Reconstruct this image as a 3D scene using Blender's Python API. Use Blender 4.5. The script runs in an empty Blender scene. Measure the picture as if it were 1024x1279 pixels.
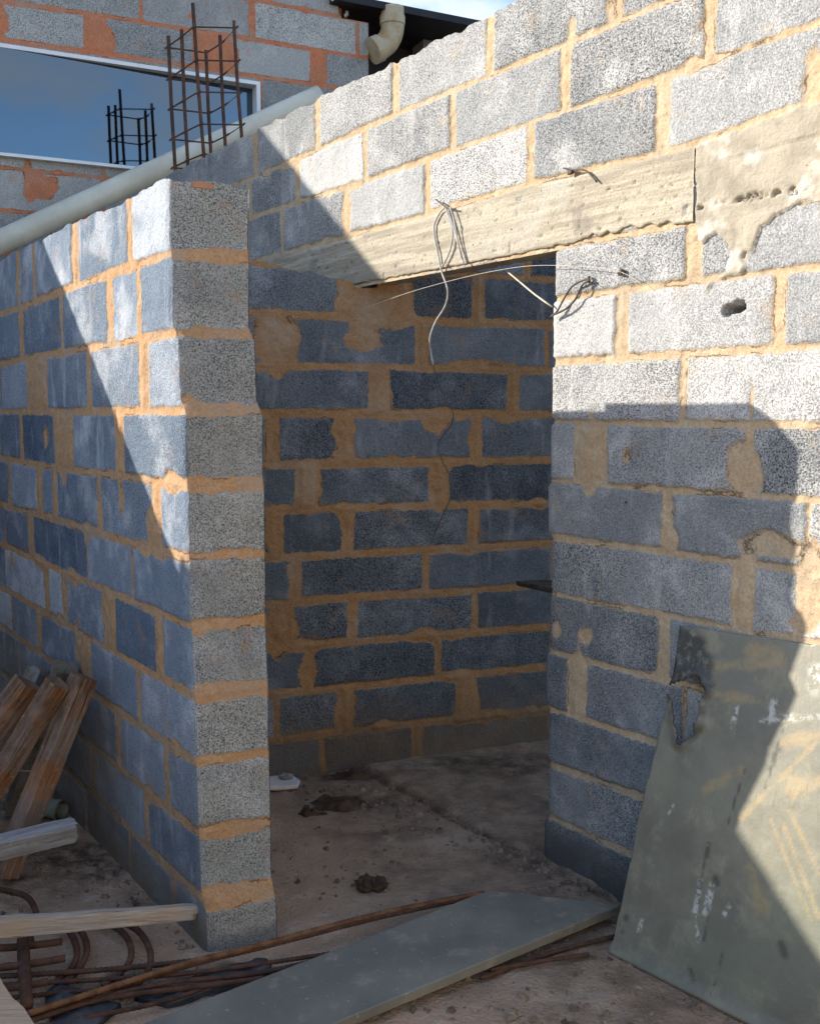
import bpy, math, random
import numpy as np
random.seed(7); RNG=np.random.default_rng(11)
scene=bpy.context.scene; COL=scene.collection
R=math.radians
# ------------------------------------------------------------------ survey of the place
# The site was surveyed from the photograph: every point is put at its own distance on a wall
# plane, on the ground or at a given depth, so all of it stands in real space.
f=1250.; cx=512.; cy=639.5; pit=math.atan(122/1250.); EYE=1.486
cp,sp=math.cos(pit),math.sin(pit)
def ray(x,y):
    a=(x-cx)/f; b=-(y-cy)/f
    return np.array([a, cp+b*sp, -sp+b*cp])
def on_floor(x,y,z=0.):
    r=ray(x,y); return np.array([0,0,EYE])+r*((z-EYE)/r[2])
def at_depth(x,y,Y):
    r=ray(x,y); return np.array([0,0,EYE])+r*(Y/r[1])
def ang(vx): return math.atan((vx-cx)*cp/f)
class Plane:
    def __init__(s,P,th):
        s.P=np.array(P[:2],float); s.d=np.array([math.sin(th),math.cos(th)])
        if s.d[0]<0: s.d=-s.d                      # u grows to the right in the picture
        s.n=np.array([s.d[1],-s.d[0]])
        if s.n@s.P>0: s.n=-s.n                     # n looks at the camera side
    def px(s,x,y):
        r=ray(x,y); t=(s.n@s.P)/(s.n@r[:2]); q=r*t
        return np.array([(q[:2]-s.P)@s.d, EYE+q[2]])
    def off(s,k):                                  # parallel plane k metres towards the camera
        o=Plane.__new__(Plane); o.P=s.P+s.n*k; o.d=s.d; o.n=s.n; return o
    def p3(s,x,y,k=0.):
        o=s.off(k) if k else s; u,z=o.px(x,y); return o.at(u,z)
    def at(s,u,z,k=0.):
        q=s.P+s.d*u+s.n*k; return np.array([q[0],q[1],z])
THA,THB,THW=ang(-400),ang(3600),ang(3100)
FW=Plane(on_floor(676,1073),THA)       # wall with the doorway
LW=Plane(on_floor(257,1190),THA)       # near wall on the left
SW=Plane(on_floor(480,957),THB)        # wall seen through the doorway
WW=Plane(at_depth(140,60,6.75),THW)     # house wall with the window
EN=np.array([math.sin(THB),math.cos(THB)])   # direction running back from the walls' ends

# ------------------------------------------------------------------ numeric helpers
def _h(ix,iy,seed):
    h=(ix.astype(np.int64)*374761393+iy.astype(np.int64)*668265263+seed*974634777)&0xffffffff
    h=((h^(h>>13))*1274126177)&0xffffffff
    h=((h^(h>>15))*2246822519)&0xffffffff
    return ((h^(h>>16))&0xffff)/65535.
def vn(u,v,s,seed=0):
    x=u*s+1000.; y=v*s+1000.; ix=np.floor(x); iy=np.floor(y); a=x-ix; b=y-iy
    a=a*a*(3-2*a); b=b*b*(3-2*b)
    return (_h(ix,iy,seed)*(1-a)+_h(ix+1,iy,seed)*a)*(1-b)+(_h(ix,iy+1,seed)*(1-a)+_h(ix+1,iy+1,seed)*a)*b
def fbm(u,v,s,seed=0,o=3):
    r=0;a=1;t=0
    for i in range(o): r=r+a*vn(u,v,s,seed+i*17); t+=a; a*=.5; s*=2.03
    return r/t
def sst(a,b,x):
    t=np.clip((x-a)/(b-a),0,1); return t*t*(3-2*t)
def seg_dist(u,v,a,b):
    d=b-a; L=(d@d)+1e-12; t=np.clip(((u-a[0])*d[0]+(v-a[1])*d[1])/L,0,1)
    return np.hypot(u-a[0]-t*d[0],v-a[1]-t*d[1])
def poly_sd(u,v,P):                       # + inside, any simple polygon
    P=[np.array(q,float) for q in P]; D=np.full(u.shape,1e9); ins=np.zeros(u.shape,bool)
    for i in range(len(P)):
        a=P[i]; b=P[(i+1)%len(P)]; D=np.minimum(D,seg_dist(u,v,a,b))
        c=(a[1]>v)!=(b[1]>v)
        with np.errstate(divide='ignore',invalid='ignore'):
            ins^=c&(u<(b[0]-a[0])*(v-a[1])/(b[1]-a[1]+1e-15)+a[0])
    return np.where(ins,D,-D)

# ------------------------------------------------------------------ object helpers
def tag(o,label=None,cat=None,group=None,kind=None):
    if label: o['label']=label
    if cat: o['category']=cat
    if group: o['group']=group
    if kind: o['kind']=kind
    return o
def empty(name,loc,label,cat,group=None,kind=None):
    o=bpy.data.objects.new(name,None); o.empty_display_size=.1; COL.objects.link(o); o.location=[float(c) for c in loc]
    return tag(o,label,cat,group,kind)
def link(name,V,F,mat,parent=None,smooth=False,attrs=None,loc=None,mi=None):
    """one mesh object; V in world space; stored relative to its parent (or to loc)"""
    V=np.asarray(V,float).reshape(-1,3)
    o0=np.array(parent.location) if parent is not None else (np.array(loc,float) if loc is not None else np.zeros(3))
    if parent is not None and parent.parent is not None: o0=o0+np.array(parent.parent.location)
    me=bpy.data.meshes.new(name)
    if isinstance(F,np.ndarray) and F.ndim==2:
        n,k=F.shape; W=V-o0
        me.vertices.add(len(W)); me.vertices.foreach_set('co',W.astype(np.float32).ravel())
        me.loops.add(n*k); me.loops.foreach_set('vertex_index',F.astype(np.int32).ravel())
        me.polygons.add(n); me.polygons.foreach_set('loop_start',np.arange(0,n*k,k,dtype=np.int32))
        me.update(calc_edges=True)
    else:
        me.from_pydata([tuple(v) for v in V-o0],[],[tuple(int(i) for i in q) for q in F])
    mats=mat if isinstance(mat,(list,tuple)) else [mat]
    for m in mats: me.materials.append(m)
    if mi is not None: me.polygons.foreach_set('material_index',np.asarray(mi,np.int32))
    if smooth: me.polygons.foreach_set('use_smooth',np.ones(len(me.polygons),bool))
    for k,a in (attrs or {}).items():
        at=me.attributes.new(k,'FLOAT','POINT'); at.data.foreach_set('value',np.asarray(a,np.float32).ravel())
    me.validate()
    o=bpy.data.objects.new(name,me); COL.objects.link(o)
    if parent is not None: o.parent=parent
    elif loc is not None: o.location=[float(c) for c in loc]
    return o
class MB:
    def __init__(s): s.V=[]; s.F=[]; s.n=0
    def add(s,V,F):
        V=[np.asarray(v,float) for v in V]; s.V+=V; s.F+=[tuple(i+s.n for i in q) for q in F]; s.n+=len(V); return s
    def hexa(s,c): # 8 corners: bottom loop 0-3, top loop 4-7
        return s.add(c,[(3,2,1,0),(4,5,6,7),(0,1,5,4),(1,2,6,5),(2,3,7,6),(3,0,4,7)])
    def prism(s,poly,ext): # poly = list of 3D points, ext = vector
        n=len(poly); e=np.asarray(ext,float); P=[np.asarray(q,float) for q in poly]
        return s.add(P+[q+e for q in P],[tuple(range(n))[::-1],tuple(range(n,2*n))]+[(i,(i+1)%n,n+(i+1)%n,n+i) for i in range(n)])
    def tube(s,P,r,n=10,cap=True,jit=0.):
        P=[np.asarray(q,float) for q in P]; m=len(P); rr=r if hasattr(r,'__len__') else [r]*m
        up=np.array([0,0,1.]); V=[];F=[]; prev=None
        for i,q in enumerate(P):
            t=P[min(i+1,m-1)]-P[max(i-1,0)]; t/=np.linalg.norm(t)+1e-12
            if prev is None:
                a=np.cross(t,up)
                if np.linalg.norm(a)<.1: a=np.cross(t,[1.,0,0])
            else: a=prev-t*(prev@t)
            a/=np.linalg.norm(a); prev=a; b=np.cross(t,a)
            for k in range(n):
                w=2*math.pi*k/n; q2=q+(a*math.cos(w)+b*math.sin(w))*rr[i]*(1+random.uniform(-jit,jit)); V.append(q2)
        for i in range(m-1):
            for k in range(n):
                F.append((i*n+k,i*n+(k+1)%n,(i+1)*n+(k+1)%n,(i+1)*n+k))
        if cap: F+= [tuple(range(n))[::-1],tuple(range((m-1)*n,m*n))]
        return s.add(V,F)
    def make(s,name,mat,parent=None,smooth=False,loc=None): return link(name,s.V,s.F,mat,parent,smooth,None,loc)
def spline(P,n=6):
    P=[np.asarray(q,float) for q in P]; out=[]
    for i in range(len(P)-1):
        a=P[max(i-1,0)];b=P[i];c=P[i+1];d=P[min(i+2,len(P)-1)]
        for k in range(n):
            t=k/n; out.append(.5*((2*b)+(c-a)*t+(2*a-5*b+4*c-d)*t*t+(3*b-a-3*c+d)*t**3))
    out.append(P[-1]); return out
def grid_faces(nu,nv,keep=None):
    i=np.arange(nu*nv).reshape(nv,nu); F=np.stack([i[:-1,:-1],i[:-1,1:],i[1:,1:],i[1:,:-1]],-1).reshape(-1,4)
    if keep is not None: F=F[keep.reshape(-1)]
    return F

# ------------------------------------------------------------------ materials
class NT:
    def __init__(s,name):
        m=bpy.data.materials.new(name); m.use_nodes=True; s.m=m; s.t=m.node_tree; s.n=s.t.nodes; s.l=s.t.links
        s.n.clear(); s.out=s.n.new('ShaderNodeOutputMaterial'); s.b=s.n.new('ShaderNodeBsdfPrincipled')
        s.l.new(s.b.outputs[0],s.out.inputs[0]); s.tc=s.n.new('ShaderNodeTexCoord')
    def lk(s,v,sock):
        if hasattr(v,'is_output'): s.l.new(v,sock)
        else:
            try: sock.default_value=v
            except Exception: sock.default_value=(*v,1)[:4]
    def co(s,sc=(1,1,1),kind='Object'):
        mp=s.n.new('ShaderNodeMapping'); s.l.new(s.tc.outputs[kind],mp.inputs[0]); mp.inputs['Scale'].default_value=sc; return mp.outputs[0]
    def noise(s,sc,det=2,rough=.5,co=None,dist=0.):
        n=s.n.new('ShaderNodeTexNoise'); s.l.new(co or s.tc.outputs['Object'],n.inputs['Vector'])
        n.inputs['Scale'].default_value=sc; n.inputs['Detail'].default_value=det; n.inputs['Roughness'].default_value=rough; n.inputs['Distortion'].default_value=dist
        return n.outputs[0]
    def vor(s,sc,co=None,feat='F1',out=0):
        n=s.n.new('ShaderNodeTexVoronoi'); n.feature=feat; s.l.new(co or s.tc.outputs['Object'],n.inputs['Vector']); n.inputs['Scale'].default_value=sc
        return n.outputs[out]
    def mth(s,op,a,b=0.,c=0.):
        n=s.n.new('ShaderNodeMath'); n.operation=op
        for i,v in enumerate((a,b,c)): s.lk(v,n.inputs[i])
        return n.outputs[0]
    def mr(s,v,a,b,c=0.,d=1.):
        n=s.n.new('ShaderNodeMapRange'); n.interpolation_type='SMOOTHSTEP'; s.lk(v,n.inputs[0])
        for i,k in enumerate((a,b,c,d)): n.inputs[i+1].default_value=k
        return n.outputs[0]
    def mix(s,fac,a,b,mode='MIX'):
        n=s.n.new('ShaderNodeMix'); n.data_type='RGBA'; n.blend_type=mode; s.lk(fac,n.inputs[0])
        s.lk(a if hasattr(a,'is_output') else (*a,1),n.inputs[6]); s.lk(b if hasattr(b,'is_output') else (*b,1),n.inputs[7]); return n.outputs[2]
    def grey(s,v):
        n=s.n.new('ShaderNodeCombineColor'); [s.lk(v,n.inputs[i]) for i in range(3)]; return n.outputs[0]
    def att(s,k):
        n=s.n.new('ShaderNodeAttribute'); n.attribute_name=k; return n.outputs['Fac']
    def bump(s,h,dist,st=1.,nrm=None):
        n=s.n.new('ShaderNodeBump'); n.inputs['Distance'].default_value=dist; n.inputs['Strength'].default_value=st; s.l.new(h,n.inputs['Height'])
        if nrm: s.l.new(nrm,n.inputs['Normal'])
        return n.outputs[0]
    def fin(s,col,rough=.9,nrm=None,spec=.3,metal=0.):
        s.lk(col if hasattr(col,'is_output') else (*col,1),s.b.inputs['Base Color']); s.lk(rough,s.b.inputs['Roughness'])
        s.b.inputs['Specular IOR Level'].default_value=spec; s.lk(metal,s.b.inputs['Metallic'])
        if nrm: s.l.new(nrm,s.b.inputs['Normal'])
        return s.m

def mat_masonry(name,dark,light,mortar,mortar2,pit_scale=150,haze=.3,haze_col=(.62,.61,.57),mud_shade=(.2,.13,.08),plaster=(.47,.39,.28),pit_lo=.34,end=None,pit_end=.3,crack=.55):
    T=NT(name); sd=T.att('sd'); tone=T.att('tone'); mud_shade_v=T.att('mud_shade'); pl=T.att('pl'); ef=T.att('endf')
    fine=T.noise(pit_scale,4,.7); mid=T.noise(pit_scale*.33,3,.6); low=T.noise(7,4,.6); lowb=T.noise(2.3,3,.6)
    # aggregate: pale grains, grey paste, dark open pores
    base=T.mix(tone,dark,light)
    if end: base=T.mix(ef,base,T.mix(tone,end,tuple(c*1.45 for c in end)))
    base=T.mix(T.mr(low,.35,.7,0,.5),base,T.mix(.5,base,light))
    base=T.mix(T.mr(lowb,.5,.7,0,.35),base,dark)
    hz=T.mth('MULTIPLY',T.mth('MULTIPLY',T.mr(T.noise(5.5,4,.62),.47,.7),T.mr(tone,0.,.55,.25,1.)),haze)
    hz=T.mth('MAXIMUM',hz,T.mth('MULTIPLY',T.mr(tone,.8,.98),T.mr(T.noise(8,4,.6),.3,.58,.05,.85)))
    base=T.mix(hz,base,haze_col)
    pits=T.mth('MULTIPLY',T.mr(fine,.37,.58,0.,1.),T.mr(mid,.3,.46,.8,1.))
    pits=T.mth('ADD',T.mth('MULTIPLY',pits,T.mth('SUBTRACT',1.,T.mth('ADD',pit_lo,T.mth('MULTIPLY',ef,pit_end-pit_lo)))),T.mth('ADD',pit_lo,T.mth('MULTIPLY',ef,pit_end-pit_lo)))
    openp=T.mr(T.noise(4.2,4,.65),.33,.62,.68,1.)      # some patches are open-textured, some closed and smooth
    pb=T.mr(T.mth('FRACT',T.mth('MULTIPLY',tone,13.7)),0.,1.,.5,1.); openp=T.mth('MULTIPLY',openp,T.mth('MAXIMUM',pb,ef))
    pits=T.mth('SUBTRACT',1.,T.mth('MULTIPLY',T.mth('SUBTRACT',1.,pits),openp))
    big=T.mr(T.noise(62,3,.6),.68,.74,0,.8); pits=T.mth('MULTIPLY',pits,T.mth('SUBTRACT',1.,big))
    base=T.mix(1.,base,T.grey(pits),'MULTIPLY')
    grain=T.mr(T.noise(pit_scale*1.15,2,.6,T.co((1,1,1.13))),.58,.72)
    base=T.mix(T.mth('MULTIPLY',grain,.6),base,T.mix(.5,light,haze_col))
    dust=T.mr(T.noise(9,5,.65),.56,.72)                 # mortar dust wiped over the blocks
    base=T.mix(T.mth('MULTIPLY',dust,.3),base,mortar)
    # drips and streaks of cement water
    strk=T.mth('MULTIPLY',T.mr(T.noise(16,4,.6,T.co((1,1,.16))),.56,.7),T.mr(lowb,.4,.6))
    base=T.mix(T.mth('MULTIPLY',strk,.3),base,haze_col)
    mcol=T.mix(T.mr(low,.3,.7),mortar,mortar2)
    mcol=T.mix(T.mr(T.noise(19,4,.6),.5,.68,0,.5),mcol,tuple(c*1.25 for c in mortar2))
    mcol=T.mix(T.mth('MULTIPLY',T.mr(T.noise(110,5,.75),.36,.58,1,0),.42),mcol,(mortar2[0]*.42,mortar2[1]*.40,mortar2[2]*.4))
    mcol=T.mix(T.mr(T.noise(3.1,4,.65),.5,.68,0,.55),mcol,(.33,.285,.225))
    mcol=T.mix(T.mr(T.noise(150,2,.5),.62,.7,0,.3),mcol,(.58,.48,.37))
    edge=T.mth('ADD',sd,T.mth('MULTIPLY',T.mth('SUBTRACT',T.noise(105,5,.7),.5),.02))
    mk=T.mr(edge,-.0015,.002); plm=T.mr(pl,-.001,.001)
    col=T.mix(mk,mcol,base)
    # thin dark shrinkage crack along some of the joints
    ck=T.mth('MULTIPLY',T.mr(T.mth('ABSOLUTE',T.mth('ADD',edge,.004)),.0,.003,1,0),T.mr(T.noise(9,2,.5),crack,crack+.06))
    col=T.mix(T.mth('MULTIPLY',ck,.8),col,(.035,.028,.022))
    pcol=T.mix(T.mr(T.noise(14,4,.6),.35,.7),plaster,tuple(c*.72 for c in plaster))
    pcol=T.mix(T.mth('MULTIPLY',T.mr(T.noise(60,2,.5),.72,.76),.5),pcol,(.1,.085,.07))
    pcol=T.mix(T.mr(T.noise(6,3,.6),.52,.62,0,.75),pcol,(.52,.49,.43))
    col=T.mix(plm,col,pcol)
    col=T.mix(T.mth('MULTIPLY',mud_shade_v,T.mr(T.noise(6,5,.65),.25,.6,.45,1.)),col,mud_shade)
    n1=T.bump(T.mth('MULTIPLY',T.mth('MULTIPLY',pits,mk),T.mth('SUBTRACT',1.,plm)),.005,.5); n2=T.bump(T.noise(85,5,.75),.006,.8,n1)
    return T.fin(col,.95,n2,.15)

def mat_simple(name,c1,c2,sc=8,rough=.8,bump=.002,bsc=60,spec=.3,metal=0.,co=None,det=4,lo=.35,hi=.65):
    T=NT(name); k=T.co(co) if co else None
    n=T.noise(sc,det,.6,k); col=T.mix(T.mr(n,lo,hi),c1,c2)
    nn=T.bump(T.noise(bsc,3,.6,k),bump,.8) if bump else None
    return T.fin(col,rough,nn,spec,metal)
def mat_wood(name,c1,c2,stain=None,grain=38,weather=.0,green=None):
    T=NT(name); k=T.co((.5,9,9)); n=T.noise(grain*.35,6,.65,k,.5); n2=T.noise(grain*2.2,3,.6,T.co((.12,9,9))); ck=T.noise(grain*.8,2,.5,T.co((.16,8,8)))
    col=T.mix(T.mr(n,.36,.64),c1,c2)
    col=T.mix(T.mr(n2,.52,.66,0,.6),col,tuple(c*.45 for c in c1))
    big=T.noise(5,4,.65)
    if stain: col=T.mix(T.mr(big,.5,.6,0,.75),col,stain)
    if weather: col=T.mix(T.mth('MULTIPLY',T.mr(T.noise(7,5,.65),.4,.62),weather),col,(.34,.325,.30))
    if green: col=T.mix(T.mr(T.noise(13,3,.6),.56,.66,0,.6),col,green)
    col=T.mix(T.mr(ck,.69,.73,0,.9),col,(.03,.022,.017))
    kn=T.vor(9.,T.co((.6,1.,1.))); col=T.mix(T.mr(kn,.06,.13,.8,0),col,tuple(c*.3 for c in c1))
    col=T.mix(T.mr(T.noise(60,3,.6),.6,.7,0,.35),col,(.4,.37,.33))
    return T.fin(col,.88,T.bump(T.mth('ADD',T.mth('ADD',n,n2),T.mr(ck,.67,.74,0,-1.5)),.004,.9),.2)

M={}
M['front']=mat_masonry('doorway wall masonry',(.115,.137,.155),(.485,.48,.465),(.43,.305,.18),(.46,.36,.24),200,.6,(.64,.63,.605),plaster=(.36,.32,.25),mud_shade=(.085,.08,.078),pit_lo=.07,crack=.54)
M['left']=mat_masonry('near wall masonry',(.06,.10,.155),(.285,.335,.395),(.42,.24,.11),(.41,.27,.16),225,.55,(.62,.64,.67),mud_shade=(.17,.145,.11),pit_lo=.34,end=(.305,.32,.30),pit_end=.2,crack=.57)  # blue skylight tint put into the left-face colour; end face kept neutral
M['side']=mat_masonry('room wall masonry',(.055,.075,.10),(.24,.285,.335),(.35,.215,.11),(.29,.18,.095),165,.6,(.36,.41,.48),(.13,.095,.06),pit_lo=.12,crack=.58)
M['house']=mat_masonry('house masonry',(.27,.275,.27),(.44,.44,.42),(.55,.19,.09),(.48,.20,.11),120,.35,pit_lo=.3)
def mat_lintel():
    T=NT('precast concrete'); rt=T.n.new('ShaderNodeMapping'); T.l.new(T.tc.outputs['Object'],rt.inputs[0]); rt.inputs['Rotation'].default_value=(0,0,-math.atan2(FW.d[1],FW.d[0]))
    sc_=T.n.new('ShaderNodeMapping'); T.l.new(rt.outputs[0],sc_.inputs[0]); sc_.inputs['Scale'].default_value=(.07,.5,1.3)
    st=T.noise(42,5,.65,sc_.outputs[0]); n=T.noise(35,4,.65); v=T.noise(40,2,.5)
    col=T.mix(T.mr(st,.36,.62),(.41,.365,.28),(.27,.235,.18)); col=T.mix(T.mr(T.noise(3.5,4,.6),.48,.66,0,.7),col,(.40,.37,.31))
    col=T.mix(T.mr(T.noise(6,5,.65),.55,.68,0,.7),col,(.20,.18,.15))
    col=T.mix(T.mr(T.noise(150,3,.7),.54,.66,0,.6),col,(.15,.13,.10))
    col=T.mix(T.mr(v,.74,.77,0,.8),col,(.09,.075,.06))
    return T.fin(col,.92,T.bump(T.mth('ADD',T.mth('ADD',T.noise(120,4,.7),T.mth('MULTIPLY',st,.35)),T.mr(v,.72,.78,0,-1.5)),.004,.9),.2)
M['lintel']=mat_lintel()
M['wire']=mat_simple('grey cable',(.28,.27,.26),(.4,.39,.37),40,.6,0)
M['dwire']=mat_simple('dark tie wire',(.05,.045,.04),(.1,.075,.06),60,.7,0)
M['string']=mat_simple('pale string',(.42,.36,.28),(.5,.45,.36),60,.9,0)
M['rust']=mat_simple('rusty steel',(.095,.045,.027),(.045,.027,.02),30,.85,.0015,220)
M['rustl']=mat_simple('light rust steel',(.17,.088,.042),(.085,.04,.022),26,.85,.0015,220)
M['rebar']=mat_simple('dark weathered steel',(.045,.03,.025),(.11,.05,.03),18,.8,.001,200)
M['pvc']=mat_simple('grey pvc',(.60,.57,.47),(.50,.47,.38),5,.45,.0006,25,.4)
M['elbow']=mat_simple('aged cream pvc',(.42,.35,.23),(.33,.22,.10),9,.5,.0006,40,.4,lo=.45,hi=.7)
M['frame']=mat_simple('white window frame',(.72,.73,.75),(.66,.67,.68),6,.4,0)
M['black']=mat_simple('black painted roof edge',(.012,.012,.014),(.02,.02,.023),5,.6,.001,60)
M['darkwall']=mat_simple('near black recess wall',(.016,.017,.02),(.03,.03,.034),4,.85,.002,60)  # near-black colour for the wall under the eave
M['panel']=mat_simple('shaded blockwork tone',(.13,.15,.18),(.19,.20,.22),6,.9,.002,80)  # piece of blockwork, its bluish shade put into the colour
M['house_in']=mat_simple('dark room',(.02,.02,.022),(.03,.03,.03),5,.9,0)
M['render']=mat_simple('cement render',(.36,.34,.30),(.42,.40,.36),3,.92,.003,60)
M['cream']=mat_simple('cream wall paint',(.56,.46,.32),(.50,.41,.29),3,.92,.003,60)
M['tiles']=mat_simple('clay roof tiles',(.32,.13,.08),(.24,.10,.07),10,.85,.004,40)
M['plastic']=mat_simple('black plastic sheet',(.018,.02,.024),(.05,.055,.065),9,.5,.004,25,.5)
M['clump']=mat_simple('dark earth clump',(.035,.024,.017),(.075,.05,.034),25,.95,.006,60)
M['white']=mat_simple('white paper',(.62,.62,.62),(.5,.5,.5),15,.7,.002,40)
M['stone']=mat_simple('grey pebble',(.2,.19,.17),(.28,.27,.25),20,.9,.004,60)
M['brick']=mat_simple('clay chip',(.36,.19,.11),(.28,.14,.085),20,.9,.004,80)
M['pipe_end']=mat_simple('greenish pipe',(.30,.33,.28),(.22,.25,.21),12,.5,.001,40)
M['post1']=mat_wood('orange timber',(.23,.14,.085),(.10,.06,.036),(.27,.125,.055),30,.3)
M['post2']=mat_wood('brown timber',(.22,.13,.07),(.15,.085,.045),(.25,.15,.08),34,.3)
M['post3']=mat_wood('grey timber',(.20,.165,.13),(.12,.095,.075),None,30,.7,(.16,.17,.09))
M['plank1']=mat_wood('silvered plank',(.30,.315,.335),(.17,.178,.19),None,26,.3)
M['plank2']=mat_wood('pale plank',(.50,.43,.35),(.36,.30,.24),(.42,.32,.22),30,.5)
M['ply']=mat_wood('pale board',(.50,.36,.24),(.43,.30,.19),None,18,.1)
M['shelfwood']=mat_wood('dark wood',(.07,.045,.03),(.04,.028,.02),None,30,.1)
def mat_board():
    T=NT('grey green board'); n=T.noise(4,5,.6); k=T.noise(14,4,.65,T.co((1,1,1)))
    col=T.mix(T.mr(n,.35,.65),(.128,.130,.112),(.185,.18,.15)); col=T.mix(T.mr(k,.55,.7,0,.7),col,(.25,.225,.175))
    col=T.mix(T.mr(T.noise(70,2,.5),.66,.74,0,.5),col,(.34,.32,.27))
    return T.fin(col,.62,T.bump(T.noise(40,4,.6),.002,.6),.4)
M['board']=mat_board()
def mat_sheet():
    T=NT('scuffed sheet'); n=T.noise(3.2,5,.62); k=T.noise(10,5,.65); yel=T.att('yel'); wht=T.att('wht'); drk=T.att('drk')
    st=T.noise(14,4,.6,T.co((7,7,.6)))
    col=T.mix(T.mr(n,.35,.65),(.175,.165,.12),(.112,.107,.082)); col=T.mix(T.mr(k,.5,.68,0,.55),col,(.27,.245,.17))
    col=T.mix(T.mr(st,.55,.68,0,.5),col,(.13,.115,.075))
    col=T.mix(T.mth('MULTIPLY',T.mr(T.noise(2.2,3,.6),.5,.68),  .5),col,(.15,.165,.115))
    col=T.mix(T.mth('MULTIPLY',yel,T.mr(T.noise(30,4,.7),.3,.55)),col,(.55,.34,.10))
    col=T.mix(T.mth('MULTIPLY',wht,T.mr(T.noise(45,3,.7),.42,.55)),col,(.72,.72,.70))
    col=T.mix(T.mth('MULTIPLY',drk,T.mr(T.noise(30,4,.7),.3,.5)),col,(.03,.028,.025))
    r=T.mr(k,.4,.7,.42,.62)
    return T.fin(col,r,T.bump(T.noise(22,4,.6),.003,.5),.45)
M['sheet']=mat_sheet()
def mat_glass():
    T=NT('reflective window glass')
    return T.fin((.115,.145,.17),.03,T.bump(T.noise(1.1,2,.4),.004,.25),.5,1.)
M['glass']=mat_glass()
def mat_ground():
    T=NT('dirty concrete ground'); n=T.noise(2.3,6,.65); k=T.noise(11,5,.65); g=T.noise(85,3,.65); sl=T.att('slab'); dirt_shade=T.att('dirt_shade')
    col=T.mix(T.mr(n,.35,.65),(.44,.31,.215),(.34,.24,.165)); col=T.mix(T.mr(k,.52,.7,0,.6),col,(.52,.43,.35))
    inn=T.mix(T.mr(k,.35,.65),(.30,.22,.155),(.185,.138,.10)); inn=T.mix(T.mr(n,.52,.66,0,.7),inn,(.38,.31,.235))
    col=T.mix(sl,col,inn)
    col=T.mix(T.mr(g,.6,.7,0,.35),col,(.42,.36,.30)); col=T.mix(T.mr(g,.3,.38,.6,0),col,(.09,.065,.05))
    col=T.mix(T.mth('MULTIPLY',dirt_shade,T.mr(T.noise(16,5,.7),.28,.66)),col,(.055,.043,.034))
    return T.fin(col,.93,T.bump(T.mth('ADD',k,g),.014,.8),.2)
M['ground']=mat_ground()
M['debris']=mat_simple('crumbs of mortar',(.25,.19,.14),(.09,.068,.05),9,.95,0)

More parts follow.
